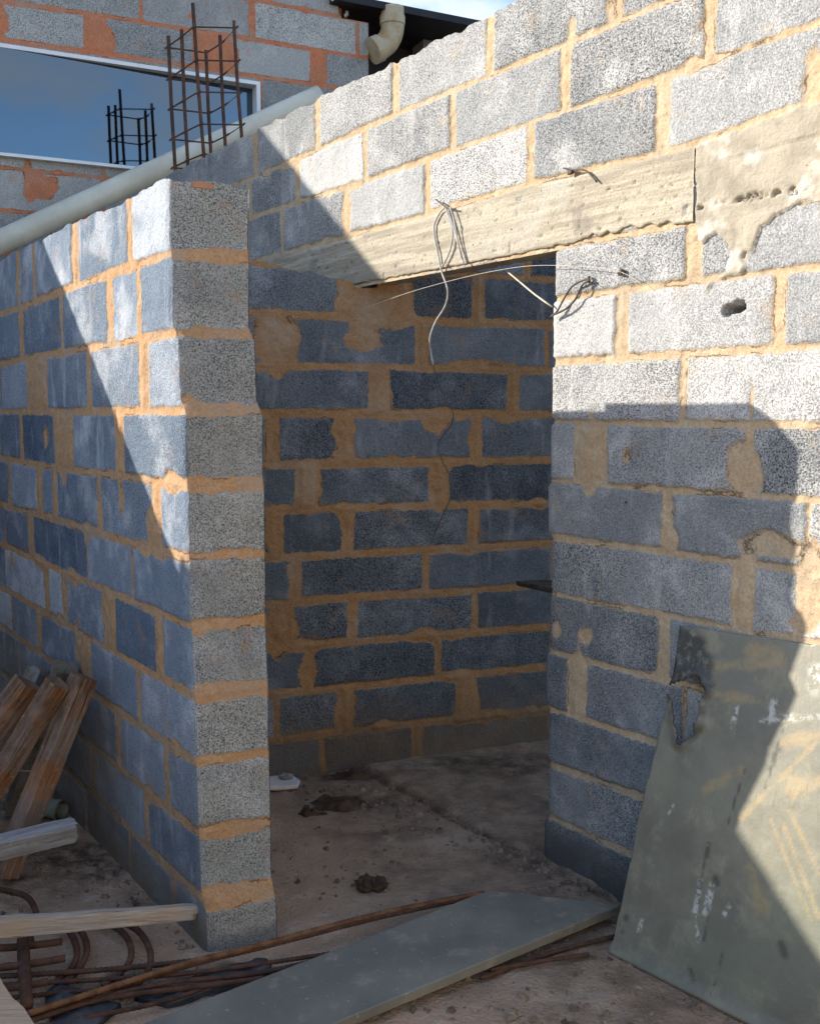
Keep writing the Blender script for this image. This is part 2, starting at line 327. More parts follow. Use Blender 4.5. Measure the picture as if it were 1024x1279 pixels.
# ------------------------------------------------------------------ blockwork
class Blocks:
    """courses of blocks as (u,z) quads on a plane, with a signed distance to the block faces"""
    def __init__(s,plane,beds,rows,tb,tj,u0,u1,L,seed,fill=(True,True)):
        s.pl=plane; r=random.Random(seed); s.seed=seed; s.q=[]; s.tone=[]
        BZ=[]
        for b in beds:
            if isinstance(b,(int,float)): BZ.append((np.array([0.]),np.array([float(b)])))
            else:
                P=sorted([tuple(plane.px(x,y)) for x,y in b]); BZ.append((np.array([q[0] for q in P]),np.array([q[1] for q in P])))
        s.bz=lambda i,u: float(np.interp(u,*BZ[i]))
        for i,row in enumerate(rows):      # bed i above, bed i+1 below
            xs=[]
            for e in row:
                ym=None; a,b=e[0],e[1]
                def U(x):
                    # mid-height of the course at this picture column
                    zt=0.; u=plane.px(x,518)[0]
                    return u
                xs.append([U(a),U(b),e[2] if len(e)>2 else None])
            xs.sort(key=lambda t:t[0])
            if not xs: xs=[[r.uniform(-.4,0),r.uniform(.1,.4),None]]
            if fill[1]:
                while xs[-1][1]<u1: a=xs[-1][1]+tj; xs.append([a,a+L*r.uniform(.93,1.04),None])
            if fill[0]:
                while xs[0][0]>u0: b=xs[0][0]-tj; xs.insert(0,[b-L*r.uniform(.93,1.04),b,None])
            for a,b,t in xs:
                j=lambda: r.uniform(-.004,.004)
                s.q.append([(a+j(),s.bz(i+1,a)+tb/2+j()),(b+j(),s.bz(i+1,b)+tb/2+j()),(b+j(),s.bz(i,b)-tb/2+j()+(.08 if i==0 else 0)),(a+j(),s.bz(i,a)-tb/2+j()+(.08 if i==0 else 0))])
                s.tone.append(r.uniform(.1,.95) if t is None else t)
    def smears(s,lst): s.sm=[(*s.pl.px(x,y),rx,rz) for x,y,rx,rz in lst]
    def eval(s,u,z):
        sd=np.full(u.shape,-.05); tn=np.full(u.shape,.5); off=np.zeros(u.shape)
        fu,fz=u.ravel(),z.ravel(); sd=sd.ravel(); tn=tn.ravel(); off=off.ravel(); best=np.full(sd.shape,-1e9)
        for k,(q,t) in enumerate(zip(s.q,s.tone)):
            q=np.array(q); lo=q.min(0)-.05; hi=q.max(0)+.05
            m=np.nonzero((fu>lo[0])&(fu<hi[0])&(fz>lo[1])&(fz<hi[1]))[0]
            if not len(m): continue
            a=fu[m];b=fz[m];d=np.full(len(m),1e9)
            for i in range(4):
                e=q[(i+1)%4]-q[i]; L=np.hypot(*e); d=np.minimum(d,(e[0]*(b-q[i][1])-e[1]*(a-q[i][0]))/L)
            w=d>best[m]; m2=m[w]; best[m2]=d[w]; tn[m2]=t; off[m2]=((k*7919+s.seed*31)%101/101.-.5)
        sd=np.maximum(best,-.05).reshape(u.shape); tn=tn.reshape(u.shape); off=off.reshape(u.shape)
        # ragged arrises and broken corners
        sd=sd+(fbm(u,z,60,s.seed+3,3)-.5)*.010+(fbm(u,z,9,s.seed+5,2)-.5)*.008+.002
        sd=sd-sst(.66,.88,fbm(u,z,5.5,s.seed+9,3))*.024
        for (a,b,rx,rz) in getattr(s,'sm',[]):
            g=1-np.hypot((u-a)/rx,(z-b)/rz)+(fbm(u,z,16,s.seed+21,3)-.5)*.9
            sd=np.minimum(sd,np.where(g>-.6,-g*min(rx,rz)*.6,1))
        return sd,tn,off
def relief(u,z,sd,off,seed,mort=-.004,mamp=.012,smear_out=.006):
    blk=(fbm(u,z,70,seed+40,3)-.5)*.003+off*.007+(fbm(u,z,14,seed+41,2)-.5)*.003
    mor=mort+(fbm(u,z,34,seed+50,4)-.5)*mamp*.75+sst(-.012,-.04,sd)*smear_out
    k=sst(-.004,.006,sd)
    return mor*(1-k)+blk*k
def core(mb,pl,u0,u1,z0,z1,k0,k1):
    c=[pl.at(u,z,k) for z in (z0,z1) for (u,k) in ((u0,k0),(u1,k0),(u1,k1),(u0,k1))]
    mb.hexa(c)
def resample(Q,st):
    Q=np.array(Q); L=np.r_[0,np.cumsum(np.linalg.norm(np.diff(Q,axis=0),axis=1))]; t=np.linspace(0,L[-1],max(3,int(L[-1]/st))); return list(np.stack([np.interp(t,L,Q[:,i]) for i in range(3)],1))
class Acc:
    def __init__(s): s.V=[];s.F=[];s.A={k:[] for k in ('sd','tone','mud_shade','pl','endf')};s.n=0
    def grid(s,P,sd,tone,mud_shade,pl,keep=None,endf=0.):
        nv,nu=sd.shape; F=grid_faces(nu,nv,keep); s.F.append(F+s.n); s.V.append(P.reshape(-1,3)); s.n+=nu*nv
        for k,a in zip(('sd','tone','mud_shade','pl','endf'),(sd,tone,mud_shade,pl,endf)): s.A[k].append(np.broadcast_to(a,sd.shape).ravel())
    def box(s,pl,u0,u1,z0,z1,k0,k1):
        mb=MB(); core(mb,pl,u0,u1,z0,z1,k0,k1); V=np.array(mb.V); F=np.array(mb.F); s.V.append(V); s.F.append(F+s.n); s.n+=8
        for k,v in (('sd',-.02),('tone',.5),('mud_shade',0),('pl',-1),('endf',0)): s.A[k].append(np.full(8,float(v)))
    def make(s,name,mat,parent): return link(name,np.concatenate(s.V),np.concatenate(s.F),mat,parent,True,{k:np.concatenate(v) for k,v in s.A.items()})
def P3(pl,u,z,k): # arrays
    q=pl.P[None,None]+u[...,None]*pl.d+k[...,None]*pl.n
    return np.concatenate([q,z[...,None]],-1)

# ---- near wall on the left (ends like a pillar)
lw_beds=[[(0,333),(213,219)],
 [(0,393),(26,384),(103,354),(213,316)],[(0,455),(35,447),(141,431),(215,416)],[(0,514),(94,514),(229,512)],
 [(0,572),(96,588),(233,606)],[(0,629),(69,648),(162,678),(234,695)],[(0,678),(99,723),(188,761),(236,781)],
 [(0,732),(84,781),(156,824),(242,868)],[(0,779),(58,822),(129,875.5),(242,950)],[(0,836),(133,946),(242,1037)],
 [(0,880),(121,996),(248,1121)],-.06]
lw_rows=[[(-30,-4),(0,27),(32,47),(52,97),(105,165),(172,235)],
 [(0,28),(34,78),(83,137),(145,174),(180,238)],[(4,35),(62,110),(116,174),(188,244)],
 [(0,24),(28,66),(91,142),(155,252)],[(-8,7),(12,43),(50,62),(70,118),(124,186),(199,255)],
 [(2,30),(37,102),(104,158),(163,257)],[(0,49),(55,70),(77,122),(138,187),(197,258)],
 [(6,36),(43,90),(106,162),(168,262)],[(14,68),(75,133),(140,193),(201,264)],
 [(40,100),(105,166),(174,267)],[(95,145),(150,199),(207,272)]]
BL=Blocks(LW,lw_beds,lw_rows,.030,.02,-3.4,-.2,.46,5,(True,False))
BL.smears([(48,480,.05,.11),(57,545,.03,.05),(77,560,.055,.12),(148,560,.03,.11),(151,622,.02,.05),(190,660,.04,.06),(97,800,.03,.07),(130,760,.03,.06),(15,700,.02,.05),(200,690,.05,.03)])
def corner_tab(pl,rows,lo):
    P=sorted([tuple(pl.px(x,y)[::-1]) for x,y in rows]); return np.array([q[0] for q in P]),np.array([q[1] for q in P])
cz,cu=corner_tab(LW,[(212.5,228),(212.5,300),(214.5,330),(215,405),(222,425),(225,500),(232.5,520),(233,595),(235,620),(235.5,690),(236,705),(237,770),(238,795),(241,850),(242.5,880),(244,940),(245,965),(247,1025),(248,1050),(250,1110),(256,1140),(258,1190)],0)
TZ=np.array([0.,.3,.6,1.,1.4,1.8,2.1]); TT=np.array([.200,.205,.207,.212,.210,.212,.215])
def near_wall():
    root=empty('block_wall',LW.at(-1.2,0,-.1),'nearest concrete block wall with orange mortar joints, ending square like a pillar beside the doorway','wall')
    acc=Acc(); ztop=2.115
    # left face, corner, end face, back face in one sheet
    s=np.concatenate([np.arange(-2.75,-.012,.0062),np.linspace(-.012,.012,7),np.arange(.018,.19,.005),])
    z=np.arange(-.03,ztop+.001,.0052)
    S,Z=np.meshgrid(s,z); ucz=np.interp(Z,cz,cu); T=np.interp(Z,TZ,TT)
    fall=sst(-.45,-.05,S); uu=np.where(S<0,S,0)+ucz*fall+np.interp(1.0,cz,cu)*0*(1-fall)
    t=np.where(S>0,S,0)/.19*T
    sdL,toL,ofL=BL.eval(uu,Z)
    # end face: one block per course
    zb=[BL.bz(i,-.07) for i in range(12)]; thk=[.03,.036,.034,.036,.040,.026,.030,.05,.030,.046,.052,.03]
    sdE=np.full(S.shape,-.05); toE=np.full(S.shape,.5); ofE=np.zeros(S.shape); te=[.55,.45,.12,.08,.45,.5,.42,.55,.6,.5,.25]
    for i in range(11):
        top=zb[i]-thk[i]/2 if i else ztop+.05; bot=zb[i+1]+thk[i+1]/2
        d=np.minimum(top-Z,Z-bot); w=d>sdE; sdE=np.where(w,d,sdE); toE=np.where(w,te[i],toE); ofE=np.where(w,((i*37)%11/11.-.5),ofE)
    sdE=sdE+(fbm(t+7.7,Z,34,81,3)-.5)*.02+(fbm(t+7.7,Z,8,82,2)-.5)*.015-sst(.66,.85,fbm(t+3,Z,7,83,3))*.02
    wE=sst(-.006,.006,S)
    sd=sdL*(1-wE)+sdE*wE; to=np.where(wE>.5,toE,toL); of=ofL*(1-wE)+ofE*wE
    k=relief(uu*(S<0)+(t+5)*(S>=0),Z,sd,of,5,-.002,.012,.004)
    # top edge is ragged
    Zr=Z+sst(ztop-.06,ztop,Z)*((fbm(uu+t,Z*0,11,90,3)-.5)*.03)-sst(ztop-.04,ztop,Z)*sst(.1,.21,t)*.012
    phi=np.clip(S/.012,-1,1); a=(phi+1)/2*math.pi/2            # rounded corner
    na=np.cos(a); nb=np.sin(a)
    nE=np.array([-SW.d[0]*0+EN[1],-EN[0]]); nE=nE if nE@LW.d>0 else -nE   # outward normal of the end face
    nrm=na[...,None]*LW.n+nb[...,None]*nE; nrm/=np.linalg.norm(nrm,axis=-1,keepdims=True)
    base=LW.P+uu[...,None]*LW.d+t[...,None]*EN
    rad=.006*np.clip(1-np.abs(S)/.02,0,1)
    q=base+nrm*(k-rad)[...,None]
    P=np.concatenate([q,Zr[...,None]],-1)
    mud_shade=np.clip(sst(.22,.0,Z)*.8+sst(.75,.35,Z)*.25,0,1)*(S<0)+sst(.1,0,Z)*.45*(S>=0)
    mud_shade=np.maximum(mud_shade,(S<0)*.75*sst(-.35,-.75,uu+(fbm(uu,Z,5,46,3)-.5)*.3)*sst(.72,.3,Z+(fbm(uu,Z,4,47,3)-.5)*.3))  # dirt behind the posts, deepened to carry their contact shade
    acc.grid(P,sd,to,mud_shade,-1.+0*sd,None,wE)
    # back face strip from the end face, then solid core
    s2=np.linspace(0,.5,40); S2,Z2=np.meshgrid(s2,z); T2=np.interp(Z2,TZ,TT); u2=np.interp(Z2,cz,cu)-S2
    e2=(sdE[:,-1:]+0*S2); q2=LW.P+u2[...,None]*LW.d+(T2)[...,None]*EN+(-LW.n)*(relief(u2+9,Z2,e2,0*S2,6)*np.clip(S2/.02,0,1))[...,None]
    acc.grid(np.concatenate([q2[:,::-1],np.broadcast_to(Zr[:,-1:],Z2.shape)[...,None][:,::-1]],-1),e2[:,::-1],.5+0*S2,0*S2,-1.+0*S2)
    acc.box(LW,-2.75,-.16,-.03,ztop-.02,-.185,-.022)
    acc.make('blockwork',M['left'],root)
    # broken brick chip and mortar bed on top of the end
    c=LW.p3(243,214); mb=MB(); o=LW.at(np.interp(2.1,cz,cu)+.0,2.105); 
    V=[]; 
    pts=[(.06,-.012,.0),(.10,.0,.022),(.145,.0,.020),(.185,-.004,.0)]
    poly=[o+np.append(EN*a+LW.d*.015*0,c_) for a,b,c_ in ((.055,0,-.01),(.06,0,.003),(.08,0,.008),(.10,0,.006),(.115,0,.002),(.12,0,-.01))]
    mb.prism(poly,np.append(-LW.d*.09,0)); mb.make('mortar_cap',M['left_cap'] if 'left_cap' in M else M['brick'],root)
near_wall()

# ---- wall with the doorway
fw_beds=[[(215,217),(329,160),(491,78),(605,23),(648,0)],[(316,221),(366,201),(491,143),(692,60),(838,0)],
 [(319,269),(456,226),(655,155),(813,103),(1023,25)],[(318,325),(435,295),(659,230),(870,179.5),(1023,124)],
 [(690,309),(869,275),(1024,246)],
 [(690,375),(1024,331)],[(690,453),(1024,431)],[(686,526),(1024,533)],[(683,601),(1022,626)],[(685,670),(921,702),(1024,715)],
 [(692,743),(934,789)],[(687,814),(831,850)],[(684,885),(826,930)],[(684,955),(809,999)],[(688,1020),(792,1069)],-.07]
fw_rows=[[(215,320,.15),(327,396),(403,489,.8),(499,602),(614,758),(768,960)],
 [(250,312),(318,371,.2),(377,454,.85),(460,560,.55),(567,692,.4),(706,866,.45),(880,1085,.5)],
 [(262,308),(314,352,.2),(357,430,.3),(437,529,.6),(537,652,.93),(664,809,.3),(826,1010,.5)],
 [(300,440),(446,660),(666,868),(874,1100)],
 [(640,847,.55),(872,912,.45),(924,1060,.35)],
 [(630,764,.84),(782,958,.74),(979,1110,.25)],[(630,846,.8),(858,1090,.88)],
 [(640,716,.35),(760,932,.4),(942,1100,.2)],[(630,829,.3),(839,1010,.3),(1018,1150)],
 [(630,751,.5),(753.5,920,.55),(946,1000,.6)],[(630,829,.2),(845,985,.3)],
 [(630,712,.1),(738,860,.25)],[(630,838,.1)],[(630,744.5,.3),(746,860,.5)],[(600,800,.05)]]
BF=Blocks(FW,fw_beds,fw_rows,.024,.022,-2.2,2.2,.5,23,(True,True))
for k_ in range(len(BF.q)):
    if BF.q[k_][3][1]>1.4: BF.tone[k_]=.38+.6*BF.tone[k_]      # light put into tone: sunlit upper courses paler than the shaded ones below
BF.smears([(775,415,.025,.085),(738,568,.045,.12),(929,587,.05,.07),(782,570,.014,.02),(834,648,.022,.07),(835,672,.03,.05),(965,681,.11,.03),(933,725,.025,.13),
 (731,795,.03,.035),(694,786,.025,.03),(724,850,.03,.1),(969,395,.02,.08),(852,490,.014,.05),(937,510,.008,.05),(1012,735,.035,.12),(1000,780,.04,.03),(1017,98,.03,.07),(763,14,.02,.05),(712,45,.02,.05),(612,30,.014,.06)])
jz,ju=corner_tab(FW,[(691,310),(690,370),(688,380),(688,448),(687,458),(687,520),(684,532),(684,596),(681,606),(681,664),(684.5,675),(684,738),(682,750),(683,808),(680,820),(678,880),(683,892),(681,950),(682,960),(681,1015),(677,1026),(676,1073)],0)
plast=[ # cement patches right of the lintel, as outlines in the picture
 [(869,270),(869,181),(1060,112),(1060,240),(1024,252),(1002,254),(985,262),(972,266),(962,278),(952,284),(948,298),(940,314),(930,312),(926,322),(932,332),(926,342),(905,346),(892,354),(880,366),(884,352),(905,340),(912,318),(908,306),(896,288),(886,296),(876,304),(870,300)]]
def door_wall():
    root=empty('doorway_wall',FW.at(.8,0,-.07),'tall sunlit concrete block wall with the open doorway under a long lintel','wall')
    acc=Acc(); zl=1.998; ztop=2.806
    pls=[[FW.px(x,y) for x,y in P] for P in plast]
    def plv(u,z):
        d=np.full(u.shape,-1.)
        for P in pls: d=np.maximum(d,poly_sd(u,z,P))
        return d+(fbm(u,z,30,61,3)-.5)*.018
    # upper band
    u=np.concatenate([np.arange(-3.2,-1.05,.02) if False else np.arange(-3.05,-1.02,.0075),np.arange(-1.02,1.15,.0055)]); z=np.arange(zl,ztop+.001,.0055)
    # u grows to the right: visible range is about -2.9 .. 1.0
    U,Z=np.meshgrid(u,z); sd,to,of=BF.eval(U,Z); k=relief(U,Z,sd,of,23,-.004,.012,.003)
    pl=plv(U,Z); k=k+sst(-.001,.004,pl)*(.008-k*.6)
    la,lb=FW.px(872,259),FW.px(1024,233); k=k-sst(.012,.004,seg_dist(U,Z,la,lb)+(fbm(U,Z,30,63,2)-.5)*.02)*sst(.5,.62,vn(U,Z,110,64))*.016     # row of air holes
    k=k-sst(.006,.002,seg_dist(U,Z,FW.px(870,212),FW.px(1024,170))+(fbm(U,Z,8,65,2)-.5)*.01)*.004*(pl>0)
    Zr=Z+sst(ztop-.05,ztop,Z)*((fbm(U,Z*0,13,92,3)-.5)*.035)
    P=P3(FW,U,Zr,k); P[...,2]=Zr
    acc.grid(P,sd,to,0*sd,pl)
    # right of the doorway: jamb return, rounded corner, front
    s=np.concatenate([np.linspace(-.15,-.014,16),np.linspace(-.012,.012,7),np.arange(.018,1.15,.0055)]); z=np.arange(-.03,zl+.004,.0052)
    S,Z=np.meshgrid(s,z); uj=np.interp(Z,jz,ju); fall=1-sst(.05,.5,S)
    uu=np.where(S>0,S,0)+uj*fall+ (1-fall)*0.0; t=np.where(S<0,-S,0)
    sd,to,of=BF.eval(uu+.0*t,Z); k=relief(uu-t,Z,sd,of,23,-.005,.012,.003)
    pl=plv(uu,Z); k=k+sst(-.001,.004,pl)*(.008-k*.6)
    for hx,hy,hr in ((908,387,.014),(915,386,.012),(922,383,.015)):
        hc=FW.px(hx,hy); k=k-sst(1.15,.75,np.hypot((uu-hc[0])/1.25,Z-hc[1])/hr+(fbm(uu,Z,60,99,2)-.5)*.5)*.075*(S>.05)
    a=(np.clip(S/.012,-1,1)+1)/2*math.pi/2; nJ=-FW.d
    nrm=np.cos(a)[...,None]*nJ+np.sin(a)[...,None]*FW.n; rad=.010*np.clip(1-np.abs(S)/.024,0,1)
    mids=sst(.0,.03,np.abs(sd))
    q=FW.P+uu[...,None]*FW.d-t[...,None]*FW.n+nrm*(k-rad)[...,None]
    mud_shade=sst(.17,.06,Z)*.8+sst(.5,.1,Z)*.2
    acc.grid(np.concatenate([q,Z[...,None]],-1),sd,to,mud_shade,pl)
    acc.box(FW,-3.05,1.15,zl+.02,ztop-.02,-.14,-.02); acc.box(FW,.05,1.15,-.03,zl+.02,-.14,-.10)
    acc.make('blockwork',M['front'],root)
    # long lintel over the opening: rough lower edge
    ul0=FW.px(300,330)[0]; ul1=FW.px(868.5,200)[0]
    uu=np.arange(ul0,ul1+.001,.0065); 
    zt=np.interp(uu,[FW.px(318,325)[0],FW.px(435,296)[0],FW.px(659,231)[0],FW.px(869,180.5)[0]],[FW.px(318,325)[1],FW.px(435,296)[1],FW.px(659,231)[1],FW.px(869,180.5)[1]])-.008
    zb=np.interp(uu,[FW.px(440,356)[0],FW.px(690,309)[0],FW.px(752,293)[0],FW.px(800,283)[0],FW.px(850,278)[0]],[FW.px(440,356)[1],FW.px(690,309)[1],FW.px(752,293)[1],FW.px(800,283)[1],FW.px(850,278)[1]])
    zb=zb+(fbm(uu,uu*0,32,71,4)-.5)*np.where(uu>.0,.032,.009)
    v=np.linspace(0,1,44); Ug,Vg=np.meshgrid(uu,v); Zg=zb[None]*(1-Vg)+zt[None]*Vg
    kk=.004+(fbm(Ug,Zg,80,72,3)-.5)*.002+(fbm(Ug,Zg,16,73,3)-.5)*.003-sst(.90,.95,vn(Ug,Zg,60,74))*.008
    ed=np.minimum(Vg,1-Vg); kk=kk-sst(.02,0,ed)*.004
    Pf=P3(FW,Ug,Zg,kk); Pb=P3(FW,Ug[:1],Zg[:1],0*kk[:1]-.135); Pt=P3(FW,Ug[-1:],Zg[-1:],0*kk[:1]-.135)
    P=np.concatenate([Pb,Pf,Pt],0); nu=len(uu); F=grid_faces(nu,P.shape[0]); nv=P.shape[0]
    ends=[tuple(i*nu for i in range(nv))[::-1],tuple(i*nu+nu-1 for i in range(nv))]
    link('lintel',P.reshape(-1,3),[tuple(q) for q in F]+ends,M['lintel'],root,True)
    return root
DW=door_wall()

# ---- wall seen through the doorway
sw_beds=[2.28,[(590,343),(690,350)],[(318,391),(405,393),(516,400),(683,406)],[(325,457),(515,459),(683,463)],[(329,517),(683,518)],[(333,581),(683,574)],
 [(333,638),(424,634),(680,629)],[(333,697),(681,680)],[(335,756),(443,746),(683,731)],[(337,810),(554,793),(680,784)],[(337,868),(554,845),(680,833)],
 [(348,923),(554,900),(679,888)],-.06]
sw_rows=[[(400,540),(555,650),(662,760)],[(300,422,.55),(518,588,.2),(604,720,.15)],[(372,517,.3),(536,678,.45)],[(310,460,.4),(489,632,.2),(649,760,.15)],
 [(350,421,.35),(442,587,.45),(603,740,.4)],[(300,366,.3),(400,540,.4),(563,700,.12)],[(352,427,.15),(443,584,.35),(600,740,.25)],
 [(300,362,.3),(376,527,.35),(537,690,.3)],[(365,434,.35),(446,591,.5),(599,740,.15)],[(300,384,.3),(390,543,.2),(553,690,.2)],
 [(345,420,.5),(441,573,.2),(598,740,.15)],[(290,395,.3),(404,512,.2),(530,690,.15)]]
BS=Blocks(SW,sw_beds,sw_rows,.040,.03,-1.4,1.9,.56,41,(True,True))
BS.smears([(470,388,.17,.09),(345,425,.09,.13),(475,492,.05,.12),(640,490,.03,.12),(430,545,.05,.10),(338,548,.03,.1),(593,546,.03,.1),(545,525,.08,.05),(385,608,.05,.1),(548,605,.05,.1),(340,665,.04,.1),(434,665,.03,.1),(592,655,.03,.1),(368,725,.03,.1),(348,783,.06,.1),(440,776,.025,.1),(386,838,.04,.1),(430,895,.045,.12),(585,866,.045,.1),(640,520,.1,.03),(600,455,.12,.02),(500,520,.12,.025),(346,810,.03,.05),(455,420,.08,.05)])
def room_wall():
    root=empty('room_wall',SW.at(.2,0,-.1),'dark charcoal block wall with thick orange mortar, seen inside through the doorway','wall')
    acc=Acc(); u=np.arange(-.62,1.05,.0055); z=np.arange(-.04,2.26,.0055); U,Z=np.meshgrid(u,z)
    sd,to,of=BS.eval(U,Z); k=relief(U,Z,sd,of,41,-.002,.014,.008)
    # its near top course is broken down towards the lintel
    u0,z0=SW.px(318,326); u1,z1=SW.px(440,353); uc=SW.px(474,353)[0]
    lim=np.where(U<uc,np.interp(U,[u0-.4,u0,u1,u1+.01],[z0+.05,z0,z1,z1-.01])+(fbm(U,Z*0,20,44,3)-.5)*.03,2.4)
    Zr=np.minimum(Z,lim)
    keep=(Z[:-1,:-1]<=lim[:-1,:-1])
    mud_shade=np.clip(sst(.42,.08,Z+(fbm(U,Z,4,45,3)-.5)*.25),0,1)*.75
    acc.grid(P3(SW,U,Zr,k),sd,to,mud_shade,-1.+0*sd,keep)
    acc.box(SW,-.6,uc,-.04,z1-.05,-.2,-.02); acc.box(SW,uc,1.05,-.04,2.22,-.2,-.02)
    acc.box(SW,1.0,1.6,-.04,2.24,-.2,-.0)
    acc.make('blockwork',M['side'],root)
room_wall()

# ---- unseen far wall, added behind the jamb to darken the room's corner
def added_back_wall():
    pl=FW.off(-1.42); root=empty('added_back_wall',pl.at(1.2,0),'unseen block wall added to darken the corner of the room behind the right jamb','wall')
    B=Blocks(pl,[.2*i-.02 for i in range(13,-1,-1)],[[] for _ in range(13)],.03,.02,.2,3.2,.5,77)
    acc=Acc(); u=np.arange(.25,3.1,.02); z=np.arange(-.04,2.3,.02); U,Z=np.meshgrid(u,z); sd,to,of=B.eval(U,Z)
    acc.grid(P3(pl,U,Z,relief(U,Z,sd,of,77)),sd,to,0*sd,-1.+0*sd); acc.box(pl,.25,3.1,-.04,2.28,-.18,-.02); acc.make('blockwork',M['side'],root)
added_back_wall()

def room_shade_slab():
    root=empty('room_shade_slab',FW.at(.9,2.3,-.5),'unseen thin grey slab added to darken the right part of the room','roof')  # unseen slab added to keep sky light out of the room
    mb=MB(); c=[FW.at(u,z,k) for z in (2.30,2.40) for (u,k) in ((.55,-.145),(2.2,-.145),(2.2,-1.6),(.55,-1.6))]; mb.hexa(c); mb.make('slab',M['render'],root)
room_shade_slab()
def bounce_wall():
    a=np.array([4.4,1.3]); b=np.array([-1.3,-5.2]); d=(b-a)/np.linalg.norm(b-a); n=np.array([d[1],-d[0]]); root=empty('added_bounce_wall',np.append((a+b)/2,0),'unseen cream wall added behind the viewer to bounce warm light','wall')  # unseen wall added to throw warm light onto the shaded faces
    h=2.7; mb=MB(); P=[a,b,b+n*.2,a+n*.2] if n[0]>0 else [a,b,b-n*.2,a-n*.2]
    mb.hexa([np.append(q,-.03) for q in P]+[np.append(q,h) for q in P]); mb.make('wall_body',M['cream'],root)
    mb=MB(); m=sum(P)/4; P2=[m+(q-m)*np.array([1,1])+(q-m)/np.linalg.norm(q-m)*.03 for q in P]; mb.hexa([np.append(q,h+.003) for q in P2]+[np.append(q,h+.06) for q in P2]); mb.make('coping',M['render'],root)
bounce_wall()

